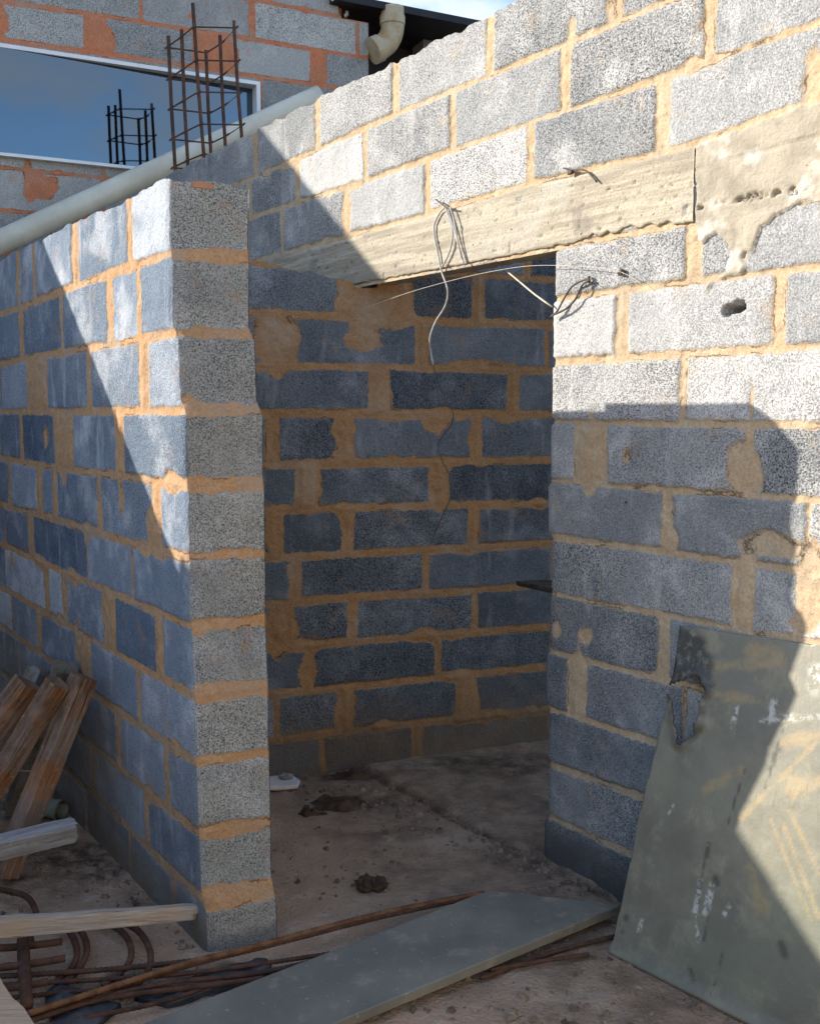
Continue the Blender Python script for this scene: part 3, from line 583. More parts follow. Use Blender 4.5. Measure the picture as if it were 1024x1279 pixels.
# ------------------------------------------------------------------ house with the window
def house():
    root=empty('block_house',WW.at(0,0,-2),'block house with red mortar, white framed window and black roof edge behind the walls','house')
    beds=[4.72,4.42,[(274,2-8),(330,2),(419,20),(461,28)],[(0,2),(122,18),(203,33),(325,50),(419,66)],[(0,49),(199,77),(330,97),(419,109)]]
    rows=[[],[],[(50,187),(192,318),(327,446),(451,465)],[(5,119),(147,249),(296,391),(412,500)]]
    # the courses beside and below the window
    zw=[WW.px(140,y)[1] for y in (0,)]
    z4=WW.px(200,77)[1]; st=.262
    for i in range(1,18): beds.append(z4-st*i); rows.append([] if i!=1 else [(333,420),(426,520)])
    B=Blocks(WW,beds,rows[:len(beds)-1],.034,.03,-4.2,3.9,.72,57)
    B.smears([(132,52,.06,.1),(260,62,.07,.1),(290,68,.05,.1),(399,92,.06,.1),(240,20,.03,.02),(2,25,.05,.1),(52,232,.1,.08),(38,228,.04,.15)])
    acc=Acc(); uR=WW.px(461,60)[0]; zT=WW.px(430,10)[1]+.06
    w0=WW.px(-220,30); wTL=WW.px(0,57); wTR=WW.px(323,103.5); wB=WW.px(80,204)
    zt=.5*(wTL[1]+wTR[1]); zbt=wB[1]; ur=wTR[0]; ul=WW.px(-160,30)[0]
    u=np.arange(-2.6,uR+.001,.011); z=np.arange(0,zT,.011); u[np.argmin(abs(u-ur))]=ur; u[np.argmin(abs(u-ul))]=ul; z[np.argmin(abs(z-zt))]=zt; z[np.argmin(abs(z-zbt))]=zbt
    U,Z=np.meshgrid(u,z); sd,to,of=B.eval(U,Z); k=relief(U,Z,sd,of,57,.0,.02,.01)
    uc=.5*(U[:-1,:-1]+U[:-1,1:]); zc=.5*(Z[:-1,:-1]+Z[1:,:-1]); keep=~((uc>ul)&(uc<ur)&(zc>zbt)&(zc<zt))
    # stepped unfinished end at the top right
    zs=WW.px(440,25)[1]; us=WW.px(428,12)[0]; keep&=~((uc>us+(fbm(uc,zc,12,58,2)-.5)*.12)&(zc>zs))
    mud_shade=sst(zbt-.05,zbt-.7,Z)*.25*fbm(U,Z,3,59,3)
    acc.grid(P3(WW,U,Z,k),sd,to,mud_shade,-1.+0*sd,keep)
    # opening reveals and wall body around it
    acc.box(WW,-2.6,ul,0,zT-.02,-.2,-.02); acc.box(WW,ur,us,0,zT-.02,-.2,-.02); acc.box(WW,us,uR,0,zs-.02,-.2,-.02); acc.box(WW,ul,ur,zt,zT-.02,-.2,-.02); acc.box(WW,ul,ur,0,zbt,-.2,-.02)
    acc.make('wall',M['house'],root)
    # window: frame with bars round it, one pane
    fr=MB(); w=.024
    for a,b,c,d in ((ul,ur,zt-w,zt),(ul,ur,zbt,zbt+w*.8),(ur-w*1.1,ur,zbt+w*.8,zt-w),(ul,ul+w,zbt+w*.8,zt-w)): core(fr,WW,a,b,c,d,-.08,.04)
    win=empty('window',WW.at(.5*(ul+ur),zbt)-np.array(root.location),None,None); win.parent=root
    fo=fr.make('frame',M['frame'],win)
    g=MB(); 
    tilt=PANE
    c=[WW.at(uu,zz,-.06+(ur-uu)*tilt) for zz in (zbt+.02,zt-.02) for uu in (ul+.02,ur-.02)]
    g.add([c[0],c[1],c[3],c[2]],[(0,1,2,3)]); g.make('pane',M['glass'],win)
    rm=MB(); core(rm,WW,ul-.1,ur+.1,zbt-.1,zt+.1,-.45,-.40); rm.make('dark_backing',M['house_in'],win)  # unseen dark sheet standing in for the unlit room behind the pane
    # roof edge and the dark recess under it
    ra=WW.off(.10); a=ra.px(440,-4); b=ra.px(592,24); zr=b[1]
    mb=MB(); core(mb,WW,ra.px(418,0)[0],ra.px(592,24)[0]+3.2,zr-.05,zr,-2.6,.10); mb.make('roof_edge',M['black'],root)
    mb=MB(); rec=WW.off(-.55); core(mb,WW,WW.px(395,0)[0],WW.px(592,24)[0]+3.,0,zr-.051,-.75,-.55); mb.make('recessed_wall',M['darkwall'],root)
    for (x0,x1,dz,m) in ((529,543,0,'panel'),(545,558,.0,'panel')):
        mb=MB(); q=WW.off(-.30); core(mb,WW,q.px(x0,40)[0],q.px(x1,40)[0],1.5,q.px(x0,22)[1],-.5,-.30); mb.make('shaded_block_panel',M[m],root)
    mb=MB(); q=WW.off(-.28); core(mb,WW,q.px(560,40)[0],q.px(590,40)[0],1.5,q.px(560,25)[1],-.5,-.28); mb.make('brick_pier',M['render'],root)
    # downpipe elbow under the eave
    E=WW.off(.06)
    pts=[E.p3(x,y) for x,y in ((490,10),(490.5,30),(489,42),(484,52),(476,59),(467,63))]
    mb=MB().tube(spline(pts,5),.084,20); el=mb.make('drain_elbow',M['elbow'],root,True)
    mb=MB(); d=pts[-1]-pts[-2]; d/=np.linalg.norm(d); mb.tube([pts[-1]-d*.05,pts[-1]+d*.012],.094,20); d2=np.array([0,0,-1.]); mb.tube([pts[0]+d2*.06,pts[0]+d2*.12],.092,20); mb.make('elbow_socket',M['elbow'],root,False)
PANE=.06
house()

# ------------------------------------------------------------------ grey drain pipe resting across the wall tops
def px_depth_line(pts): return [at_depth(*q) for q in pts]
a=at_depth(-60,330,6.05); b=at_depth(399,120,7.0)
def tube_shell(P,r0,r1,n,name,mat,loc):
    mb=MB(); m=[P[0]+(P[1]-P[0])*t for t in np.linspace(0,1,26)]; mb.tube(m,r0,n,False); mb.tube(m[::-1],r1,n,False)
    V=mb.V; k=26*n
    for e in (0,25):
        for i in range(n):
            o=e*n+i; o2=e*n+(i+1)%n; ii=k+(25-e)*n; 
            # nearest inner verts
            def near(p): 
                return ii+min(range(n),key=lambda j:np.linalg.norm(V[ii+j]-p))
            mb.F.append((o,o2,near(V[o2]),near(V[o])))
    return mb.make(name,mat,None,True,loc)
pipe=tube_shell([a,b],.070,.062,28,'drain_pipe',M['pvc'],.5*(a+b))
tag(pipe,'long pale grey plastic drain pipe lying slanted behind the wall tops below the window','pipe')

# ------------------------------------------------------------------ column reinforcement standing behind the wall top
def cage():
    D={1:6.15,2:6.13,3:6.10,6:6.20,5:6.22,4:6.24}; RY={1:0,2:-11,3:-23,6:-23,5:-6,4:5}
    bars={1:((219.5,222),(210.5,45)),2:((235,212),(227,37)),3:((258,240),(241,4)),4:((264,200),(257.5,63)),5:((282,192),(275,44)),6:((303,185),(292,26))}
    root=empty('rebar_cage',at_depth(255,240,D[2])*np.array([1,1,0]),'dark rusty column reinforcement cage of upright bars and tie rings, standing bare above the wall','rebar cage')
    ln={}
    for k,(bo,tp) in bars.items():
        p=at_depth(*bo,D[k]); q=at_depth(*tp,D[k]); d=(q-p)/(q[2]-p[2]); p=p+d*(-.55); ln[k]=(p,d)
        MB().tube([p,p+(q-p)*.35+np.array([.003,0,0]),p+(q-p)*.7-np.array([.003,0,0]),q],.0105,8,True,.06).make('bar',M['rebar'],root)
    pt=lambda k,z: ln[k][0]+ln[k][1]*(z-ln[k][0][2])
    for y in (58.6,98,135.5,173.4,209):
        P=[pt(k,at_depth(212,y+RY[k]*(1-.35*(y-58)/150),D[k])[2]) for k in (1,2,3,6,5,4,1)]; c=sum(P[:-1])/6
        P=[q+(q-c)/np.linalg.norm(q-c)*.013 for q in P]
        MB().tube(P,.0048,6).make('tie_ring',M['rebar'],root)
        for q in P[:-1]: MB().tube([q+np.array([-.012,0,-.01]),q+np.array([.012,.004,.012])],.006,5).make('tie_wire',M['rebar'],root)
cage()

# ------------------------------------------------------------------ ground
def ground():
    def ax(lo,hi,st,far):
        a=list(np.arange(lo,hi,st)); g=st; l=lo; h=hi; L=[];Hh=[]
        while l>-far: g*=1.5; l-=g; L.append(l)
        g=st
        while h<far: g*=1.5; h+=g; Hh.append(h)
        return np.array(L[::-1]+a+Hh)
    x=ax(-1.9,1.6,.0125,900); y=ax(1.9,4.9,.0125,900); X,Y=np.meshgrid(x,y)
    near=sst(3.5,2.2,np.hypot(X,Y-3.2))
    a=on_floor(495,985)[:2]; b=on_floor(690,1085)[:2]; d=(b-a)/np.linalg.norm(b-a); nrm=np.array([d[1],-d[0]])
    side=(X-a[0])*nrm[0]+(Y-a[1])*nrm[1]+(fbm(X,Y,9,31,3)-.5)*.05
    if ((on_floor(640,1000)[:2]-a)@nrm)<0: side=-side
    z=(fbm(X,Y,3,33,3)-.5)*.014+(fbm(X,Y,22,34,4)-.5)*.010
    z=z+sst(-.01,.01,side)*.016-np.exp(-(side/.012)**2)*.012
    z=z*near
    # inside / right up to the doorway line the floor is darker earth-stained screed
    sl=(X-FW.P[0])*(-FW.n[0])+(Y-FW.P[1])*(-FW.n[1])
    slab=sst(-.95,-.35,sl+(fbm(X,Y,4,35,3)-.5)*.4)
    dirt_shade=np.zeros(X.shape)
    for (px,py,rx,ry,v) in ((445,1003,.16,.10,1),(430,972,.22,.06,.9),(600,1010,.3,.12,.35),(640,960,.5,.16,.8),(660,1075,.18,.08,.6),(120,1075,.28,.2,.95),(40,1000,.6,.25,.95),(200,1120,.12,.14,.6),(150,1230,.12,.08,.9),(60,1100,.2,.2,.5),(250,1215,.2,.06,.7),(500,1040,.2,.06,.4),(180,1100,.06,.2,.5)):  # dark dirt patches; behind the posts they also carry contact shade
        c=on_floor(px,py); g=1-np.hypot((X-c[0])/rx,(Y-c[1])/ry); dirt_shade=np.maximum(dirt_shade,v*sst(-.35,.55,g+(fbm(X,Y,13,36,4)-.5)*1.1))
    dirt_shade=np.maximum(dirt_shade,np.exp(-(side/.014)**2)*.95*near)
    V=np.stack([X,Y,z],-1).reshape(-1,3); F=grid_faces(len(x),len(y))
    o=link('ground',V,F,M['ground'],None,True,{'slab':slab,'dirt_shade':np.clip(dirt_shade,0,1)}); tag(o,'dirty stained concrete ground','ground',None,'structure')
ground()

# ------------------------------------------------------------------ timber, planks, boards
def beam(name,A,B,w,h,mat,up=(0,0,1),jit=.0025,bev=.006,nseg=24,roll=0.,taper=0.,ragged=0.,seed=0,ragstart=True):
    """rough sawn timber from A to B, w wide, h high; its own local x runs along the grain"""
    A=np.asarray(A,float);B=np.asarray(B,float); x=B-A; L=np.linalg.norm(x); x/=L; up=np.asarray(up,float); y=np.cross(up,x); y/=np.linalg.norm(y); zz=np.cross(x,y)
    c,s=math.cos(roll),math.sin(roll); y,zz=y*c+zz*s,zz*c-y*s
    prof=[]
    for (sx,sy) in ((-1,-1),(1,-1),(1,1),(-1,1)):
        cxx,cyy=sx*(w/2-bev),sy*(h/2-bev); a0={(-1,-1):math.pi,(1,-1):1.5*math.pi,(1,1):0,(-1,1):.5*math.pi}[(sx,sy)]
        for k in range(3): prof.append((cxx+bev*math.cos(a0+k*math.pi/4),cyy+bev*math.sin(a0+k*math.pi/4)))
    # subdivide the profile
    pr=[]
    for i in range(len(prof)):
        a,b=prof[i],prof[(i+1)%len(prof)]; n=6 if math.dist(a,b)>.03 else (3 if math.dist(a,b)>.012 else 1)
        for k in range(n): pr.append((a[0]+(b[0]-a[0])*k/n,a[1]+(b[1]-a[1])*k/n))
    n=len(pr); V=[]; r=random.Random(seed)
    for i in range(nseg+1):
        t=i/nseg
        for j,(p,q) in enumerate(pr):
            g=(vn(np.array(j*.37),np.array(t*L),9,seed)-.5)*2*jit+(vn(np.array(j*1.3),np.array(t*L),40,seed+1)-.5)*jit
            k=1+taper*t; rr=math.hypot(p,q)+1e-9
            e=0.
            if i==nseg: e=(vn(np.array(p),np.array(q),90,seed+2)-.6)*ragged
            if i==0 and ragstart: e=-(vn(np.array(p),np.array(q),90,seed+3)-.6)*ragged
            V.append((t*L+float(e),p*k+p/rr*float(g),q*k+q/rr*float(g)))
    F=[]
    for i in range(nseg):
        for j in range(n): F.append((i*n+j,i*n+(j+1)%n,(i+1)*n+(j+1)%n,(i+1)*n+j))
    m0=len(V); V.append((np.mean([v[0] for v in V[:n]]),0,0)); m1=len(V); V.append((np.mean([v[0] for v in V[nseg*n:nseg*n+n]]),0,0))
    for j in range(n): F.append((m0,(j+1)%n,j)); F.append((m1,nseg*n+j,nseg*n+(j+1)%n))
    me=bpy.data.meshes.new(name); me.from_pydata(V,[],F); me.materials.append(mat); o=bpy.data.objects.new(name,me); COL.objects.link(o)
    import mathutils
    o.matrix_world=mathutils.Matrix(((x[0],y[0],zz[0],A[0]),(x[1],y[1],zz[1],A[1]),(x[2],y[2],zz[2],A[2]),(0,0,0,1)))
    return o
GP='short timber posts leaning on the block wall'
def post(tx,ty,bx,by,w,mat,label,k=.05,zb=.04,roll=0.,rag=.004,seed=0,h=None):
    T=LW.off(k).p3(tx,ty); Bp=on_floor(bx,by,zb)
    d=(T-Bp); o=beam('timber_post',Bp,T,w,h or w,mat,up=np.append(LW.n,0.2),jit=.0022,bev=.005,roll=roll,ragged=rag,seed=seed)
    return tag(o,label,'timber post',GP)
post(106,845,6,1092,.067,M['post1'],'front short timber post on the right of the leaning pile, its whole length showing',.075,.03,.25,.004,1)
post(73,852,-62,1075,.060,M['post1'],'slim timber post with streaks of resin, second from the right in the leaning pile',.16,.03,.3,.004,2)
post(38,854,-135,1085,.086,M['post1'],'thick reddish timber post, third from the right in the leaning pile',.20,.03,.2,.004,3)
post(-8,868,-190,1080,.080,M['post3'],'timber post cut off by the left edge of the photo, topmost end grey',.28,.03,.1,.006,4)
post(52,836,-40,1040,.075,M['post3'],'weathered grey timber post with splintered end, behind the pile, left of the other rear one',.06,.03,.5,.03,5)
post(84,833,20,1010,.075,M['post3'],'weathered dark timber post with a square end, rearmost and closest to the block wall',.055,.03,-.1,.006,6)
# silvered plank end and pale plank
A_=at_depth(-190,1104,2.55); B_=at_depth(93,1036,2.93)
o=beam('weathered_plank',A_,B_,.05,.060,M['plank1'],jit=.0018,bev=.004,nseg=40,ragged=.02,seed=11,roll=.25); tag(o,'grey silvered plank with split end pointing across the timber posts','plank')
A_=at_depth(-160,1172,2.42); B_=at_depth(247,1138,2.70)
o=beam('pale_plank',A_,B_,.045,.058,M['plank2'],jit=.0018,bev=.005,nseg=40,ragged=.03,seed=12,roll=-.1,taper=-.35); tag(o,'pale bare plank with splintered tip touching the pillar foot above the rusty rods','plank')
# grey board lying from the front into the doorway
def floor_board():
    e=lambda p,q,n:[(p[0]+(q[0]-p[0])*i/n,p[1]+(q[1]-p[1])*i/n) for i in range(n)]
    px=e((103,1309),(610,1112),9)+e((610,1112),(777,1131),4)+e((777,1131),(345,1309),9)+[(345,1309)]
    n=len(px); top=[on_floor(x,y,.05) for x,y in px]; a,b=top[0],top[5]
    mb=MB(); P=[]
    c=sum(top)/n
    lo=[q-np.array([0,0,.022]) for q in top]; inn=[q+(c-q)/np.linalg.norm(c-q)*.006+np.array([0,0,.0025]) for q in top]
    V=lo+top+inn; F=[tuple(range(n))]
    for i in range(n):
        j=(i+1)%n; F.append((j,i,n+i,n+j)); F.append((n+j,n+i,2*n+i,2*n+j))
    F.append(tuple(range(2*n,3*n))[::-1])
    o=link('grey_board',V,F,M['board'],None,False,None,c*np.array([1,1,0])); tag(o,'broad flat grey board lying on the ground and pointing into the doorway','board')
floor_board()
# pale board corner, close by at the lower left
P=[on_floor(x,y,.26) for x,y in ((-70,1150),(-10,1200),(4,1228),(16,1246),(30,1258),(44,1280),(40,1330),(-90,1330))]
mb=MB(); mb.prism(P,np.array([0,0,-.02])); o=mb.make('pale_board',M['ply'],None,False,sum(P)/8); tag(o,'corner of a pale bare wooden board at the lower left, above the rusty mesh','board')
P=[on_floor(x,y,.26) for x,y in ((-60,1190),(-20,1240),(10,1300),(-60,1320))]
# trestle carrying that board (below the frame edge)
mb=MB()
for x,y in ((-40,1270),(-60,1320)):
    q=on_floor(x,y,.24); mb.tube([q*np.array([1,1,0]),q-np.array([0,0,.001])],.035,8)
o=mb.make('board_support',M['post2'],None,False); o.location=(0,0,0); tag(o,'two stub posts under the pale board corner','support')

# ------------------------------------------------------------------ big scuffed sheet leaning on the doorway wall
def sheet():
    b0=on_floor(762,1189,.004); b1=on_floor(937,1279,.004); t0=FW.off(.03).p3(848,781)
    ea=b1-b0; ea/=np.linalg.norm(ea); nn=np.cross(ea,t0-b0); nn/=np.linalg.norm(nn); eb=np.cross(nn,ea)
    if eb[2]<0: eb=-eb; 
    nn=np.cross(ea,eb); 
    if nn[1]>0: nn=-nn
    def loc(x,y):
        r=ray(x,y); C=np.array([0,0,EYE]); t=((b0-C)@nn)/(r@nn); q=C+r*t-b0; return np.array([q@ea,q@eb])
    global on_sheet
    on_sheet=lambda x,y: b0+loc(x,y)[0]*ea+loc(x,y)[1]*eb
    T0=loc(848,781); T1=loc(1024,806)
    edgeL=[(0,0)]+[tuple(loc(x,y)) for x,y in ((783,1090),(800,1010),(815,950),(832,880),(842,830),(848,781))]
    st=.007; u=np.arange(-.03,1.35,st); v=np.arange(0,T0[1]+.08,st); U,Vv=np.meshgrid(u,v)
    ev=np.array([e[1] for e in edgeL]); eu=np.array([e[0] for e in edgeL])
    left=np.interp(Vv,ev,eu); topv=T0[1]+(T1[1]-T0[1])*(U-T0[0])/(T1[0]-T0[0])
    # snap the grid to outline
    Uc=np.maximum(U,left+(fbm(U*0,Vv,20,3,2)-.5)*.004); Vc=np.minimum(Vv,topv)
    hole=[loc(x,y) for x,y in ((834,858),(852,850),(868,846),(877,866),(872,892),(866,912),(851,926),(845,905),(842,880))]
    hs=poly_sd(Uc,Vc,hole)+(fbm(Uc,Vc,30,4,3)-.5)*.03
    burn=[loc(x,y) for x,y in ((838,776),(862,784),(872,800),(888,832),(890,862),(880,880),(868,850),(838,856))]
    h2=poly_sd(Uc,Vc,burn)+(fbm(Uc,Vc,18,5,4)-.5)*.07
    def segs(L,r):
        d=np.zeros(U.shape)
        for (x0,y0,x1,y1,w) in L: d=np.maximum(d,sst(w,w*.3,seg_dist(Uc,Vc,loc(x0,y0),loc(x1,y1))+(fbm(Uc,Vc,25,6,3)-.5)*w*1.2))
        return d
    yel=segs([(1021,925,925,1022,.009),(962,1024,1012,1150,.007),(978,1032,1022,1145,.008),(985,1012,1024,1095,.008),(885,832,960,828,.02),(882,866,945,874,.018),(980,925,1024,918,.02),(940,812,970,820,.03),(990,985,1024,975,.03),(880,985,925,962,.02),(935,1085,950,1130,.03)],1)*.4
    wht=segs([(1017,855,1020,840,.035),(889,1105,880,1140,.011),(874,1100,866,1140,.009),(868,1140,872,1175,.007),(920,885,914,908,.007),(909,1132,903,1145,.006),(840,1005,836,1016,.006),(800,1150,797,1165,.006),(966,878,960,900,.014),(950,900,1024,895,.012)],1)
    drk=.7*np.maximum(segs([(884,1055,872,1110,.007),(893,1098,894,1103,.014),(975,1178,980,1192,.014),(972,935,955,985,.004),(985,890,960,960,.003),(862,1210,866,1225,.008),(780.5,1147,781.5,1147,.016),(776,1164,777,1164,.010),(884,1130,878,1175,.004),(905,1180,890,1240,.004),(930,960,905,1040,.003)],1),np.maximum(sst(-.022,-.006,hs+(fbm(Uc,Vc,26,8,3)-.5)*.045)*.95,sst(-.02,.02,h2)*.9))
    wht=wht*.42; yel=yel*.55
    drk=np.maximum(drk,sst(-.022,.012,h2)*.97)
    drk=np.maximum(drk,sst(.03,.0,np.abs(Vc-.03))*.25)
    curl=sst(-.03,.0,hs)*.02*fbm(Uc,Vc,30,9,2)
    k=(fbm(Uc,Vc,2.2,7,2)-.5)*.012*sst(0,.2,Vc)+curl+sst(.045,.0,Vc)*.012
    P=b0+Uc[...,None]*ea+Vc[...,None]*eb+(k)[...,None]*nn
    bad=(hs>0)|(Vv>topv+st)|(U<left-st)
    keep=~(bad[:-1,:-1]|bad[1:,:-1]|bad[:-1,1:]|bad[1:,1:])
    F=grid_faces(len(u),len(v),keep)
    V=P.reshape(-1,3); used=np.unique(F); mp=np.full(len(V),-1); mp[used]=np.arange(len(used))
    o=link('leaning_sheet',V[used],mp[F],M['sheet'],None,True,{'yel':yel.ravel()[used],'wht':wht.ravel()[used],'drk':drk.ravel()[used]},b0)
    m=o.modifiers.new('thick','SOLIDIFY'); m.thickness=.006; m.offset=-1
    tag(o,'big scuffed olive sheet with torn corner and yellow scratches, leaning by the doorway','sheet')
sheet()

# ------------------------------------------------------------------ rods, hoops, mesh on the ground
GR='rusty reinforcing rods lying in front of the pillar'
def rod(pts,r,zs,label,mat='rust',nm='rebar_rod',g=GR,sm=5,cat='steel rod'):
    P=[on_floor(x,y,z) for (x,y),z in zip(pts,zs if hasattr(zs,'__len__') else [zs]*len(pts))]
    Q=spline(P,40 if sm==5 else 24); Q=resample(Q,.007); rr=[r*(1.13 if i%2 else .92) for i in range(len(Q))]; o=MB().tube(Q,rr,8,True,.04).make(nm,M[mat],None,True,P[0]); return tag(o,label,cat,g)
L_='thin rusty reinforcing rod lying among the others in front of the pillar'
rod([(35,1266),(234,1203),(300,1187),(471,1142),(604,1115)],.0075,.05,'longest light brown rod, running past the pillar foot along the grey board','rustl')
rod([(-30,1284),(234,1207),(330,1183),(471,1147),(590,1121)],.006,.042,'dark twin rod close beneath the longest light brown one','rust')
rod([(-40,1222),(120,1212),(234,1201),(300,1190)],.007,.038,L_)
rod([(-40,1232),(120,1224),(250,1214),(420,1190)],.006,.03,L_)
rod([(12,1276),(187,1232),(336,1213),(480,1178)],.007,.03,L_)
rod([(-20,1296),(120,1250),(260,1231),(330,1222)],.007,.028,L_)
rod([(-20,1250),(80,1240),(160,1234),(300,1228)],.006,.024,L_)
rod([(40,1284),(200,1252),(290,1222)],.006,.02,L_)
rod([(612,1212),(660,1203),(735,1192)],.006,.016,'short rusty rod sticking out from under the right edge of the grey board','rust')
rod([(600,1222),(690,1190),(772,1168)],.006,.012,'rusty rod tucked between the grey board and the foot of the leaning sheet','rust')
GH='rusty bent hoops lying left of the pillar'
for pts,lb in (([(60,1146),(84,1160),(96,1184),(92,1206),(70,1226)],'rusty bent hoop, leftmost of the arcs in front of the pale plank'),
  ([(78,1146),(98,1158),(109,1182),(102,1206),(80,1230)],'rusty bent hoop lying just inside the leftmost arc in front of the pale plank'),
  ([(120,1148),(150,1162),(164,1184),(158,1208),(128,1232)],'rusty bent hoop, third arc in front of the pale plank'),
  ([(140,1148),(172,1162),(188,1190),(182,1218),(150,1246)],'rusty bent hoop, nearest arc to the pillar'),
  ([(-20,1108),(10,1113),(35,1121),(46,1142),(44,1160)],'dark bent hoop on the floor behind the pale plank')):
    rod(pts,.0085,[.03,.04,.045,.03,.02],lb,'rust','rebar_hoop',GH,8,'steel hoop')
def mesh_mat():
    root=empty('rebar_mesh',on_floor(20,1220)*np.array([1,1,0]),'rusty welded mesh corner with a thick upright bar at the lower left','rebar mesh')
    for pts,r in (([(29,1172),(31,1210),(34,1256)],.016),([(-30,1186),(30,1182),(78,1176)],.010),([(-30,1212),(30,1205),(82,1197)],.010),([(-30,1240),(40,1230),(60,1226)],.009),([(38,1168),(40,1180)],.009)):
        P=[on_floor(x,y,.06) for x,y in pts]; MB().tube(spline(P,4),r,8,True,.05).make('mesh_bar',M['rust'],root,True)
mesh_mat()
for i,(pl_,lb) in enumerate(((((55,1240),(80,1222),(105,1238),(90,1256),(60,1258)),'black plastic scrap under the rusty hoops at the lower left'),
   (((170,1244),(200,1226),(250,1216),(330,1196),(340,1206),(270,1232),(210,1254)),'dark plastic sheet scrap half under the grey board in front of the pillar'),
   (((60,1262),(110,1246),(150,1252),(120,1279),(70,1285)),'black plastic scrap at the bottom edge beneath the rods'))):
    P=[on_floor(x,y,.012+.008*((j*5)%3)) for j,(x,y) in enumerate(pl_)]; c=sum(P)/len(P)+np.array([0,0,.012]); n=len(P)
    V=P+[c]+[q*np.array([1,1,0])-np.array([0,0,.01]) for q in P]; F=[(j,(j+1)%n,n) for j in range(n)]+[(n+1+j,n+1+(j+1)%n,(j+1)%n,j) for j in range(n)]+[tuple(n+1+j for j in range(n))[::-1]]
    o=link('plastic_scrap',V,F,M['plastic'],None,True,None,c*np.array([1,1,0])); m=o.modifiers.new('s','SUBSURF'); m.subdivision_type='SIMPLE'; m.levels=m.render_levels=3
    t=bpy.data.textures.new('crumple','CLOUDS'); t.noise_scale=.05; d=o.modifiers.new('d','DISPLACE'); d.texture=t; d.strength=.02; d.mid_level=.5
    tag(o,lb,'plastic scrap','plastic scraps among the rods')
# short pipe end on the floor behind the silvered plank
q=on_floor(76,1012,.035); d=np.append(LW.d,0)*.5+np.append(-LW.n,0)*.3; d/=np.linalg.norm(d)
mb=MB(); mb.tube([q-d*.16,q],.034,20,False); mb.tube([q,q-d*.12],.027,20,False); mb.tube([q-d*.02,q+d*.004],.037,20,False); mb.tube([q+d*.004,q-d*.02],.0275,20,False)
n=20
o=mb.make('pipe_stub',M['pipe_end'],None,True,q); tag(o,'short greenish plastic pipe end lying behind the silvered plank by the wall foot','pipe')
# thin pale wire between the posts
o=MB().tube([LW.off(.22).p3(18,962),LW.off(.18).p3(44,964)],.0025,6).make('wire_scrap',M['string'],None,True); tag(o,'thin pale bit of wire between two leaning timber posts','wire')

# ------------------------------------------------------------------ cables and wires
def fw_line(pts,k): return [FW.off(kk).p3(x,y) for (x,y),kk in zip(pts,k if hasattr(k,'__len__') else [k]*len(pts))]
def cable(name,pts,k,r,mat,label,cat='cable',group=None,sm=6):
    P=fw_line(pts,k); o=MB().tube(spline(P,sm),r,8).make(name,M[mat],None,True,P[0]); return tag(o,label,cat,group)
hc=empty('hanging_cable',FW.off(.012).p3(556,258),'long thin grey cable hanging from the lintel down through the doorway','cable')
MB().tube(spline(fw_line([(556,258),(549,266),(542,281),(543,298),(547,318),(551,338),(559,362),(556,382),(544,402),(537,422),(538,440),(541,456)],[.012]*7+[.0]*3+[-.02]*2),6),.0034,8).make('sheath',M['wire'],hc,True)
MB().tube(spline(fw_line([(541,456),(546,474),(552,490),(560,504),(566,517),(563,531),(553,545),(547,556),(552,575),(562,596),(562,622),(550,650),(538,678)],-.02),6),.0019,8).make('bare_end',M['dwire'],hc,True)
cable('wire_loop',[(556,258),(560,270),(565,290),(562,312),(553,332)],.014,.0032,'wire','looped grey wire on the lintel beside the hanging cable, curving back towards it','wire')
cable('wire_end',[(559,259),(565,280),(572,305),(578,326)],.014,.0032,'wire','straight grey wire end on the lintel, left of its parallel twin','wire',None)
cable('wire_end',[(562,259),(567,276),(571,300),(576,322),(579,328)],.02,.0028,'wire','straight grey wire end on the lintel, bent at its tip, right of its twin','wire',None)
cable('twig',[(544,249),(552,255),(559,260),(569,261)],.018,.003,'dwire','thin dark twig of tie wire at the top of the hanging cable','wire')
def knot(x,y,k,r,label):
    c=FW.off(k).p3(x,y); mb=MB()
    for i in range(5):
        a=random.uniform(0,6.28); e=np.append(FW.d*math.cos(a),math.sin(a))*r*.8+np.append(FW.n,0)*random.uniform(-.3,.6)*r
        mb.tube(spline([c-e,c+np.append(FW.n,0)*r*.5,c+e],3),[r*.35]*7,6)
    return mb
def knot_wire(name,x,y,r,pts,k,rr,mat,label):
    root=empty(name,FW.off(.01).p3(x,y),label,'wire'); knot(x,y,.010,r,'').make('knot',M['dwire'],root,True)
    for P_ in pts: MB().tube(spline(fw_line(P_,k),5),rr,6).make('strand',M[mat],root,True)
knot_wire('tie_wire_knot',713,215,.012,[[(703,210),(716,212),(731,213),(745,227)]],.014,.003,'dwire','dark knot of tie wire with a bent tail on top of the lintel, right part')
knot_wire('tie_wire_knot',736,349,.011,[[(688,396),(696,388),(704,373),(714,358),(728,350),(736,349)],[(689,394),(706,386),(718,374),(727,356),(736,350)]],.02,.0032,'dwire','doubled dark wire bent from a knot in the wall to the door edge')
knot_wire('tie_wire_knot',776,340,.012,[[(430,395),(466,381),(515,364),(573,348),(620,338),(663,332),(710,332),(750,335),(776,340)],[(776,340),(790,347),(802,357)]],.022,.0009,'string','dark knot in the wall holding a long pale string strung across the doorway top')
cable('stick',[(632,338),(650,353),(668,368),(689,383)],[-.06,-.04,-.0,.012],.003,'string','thin pale stick poking out of the doorway at the right jamb','stick',None,2)
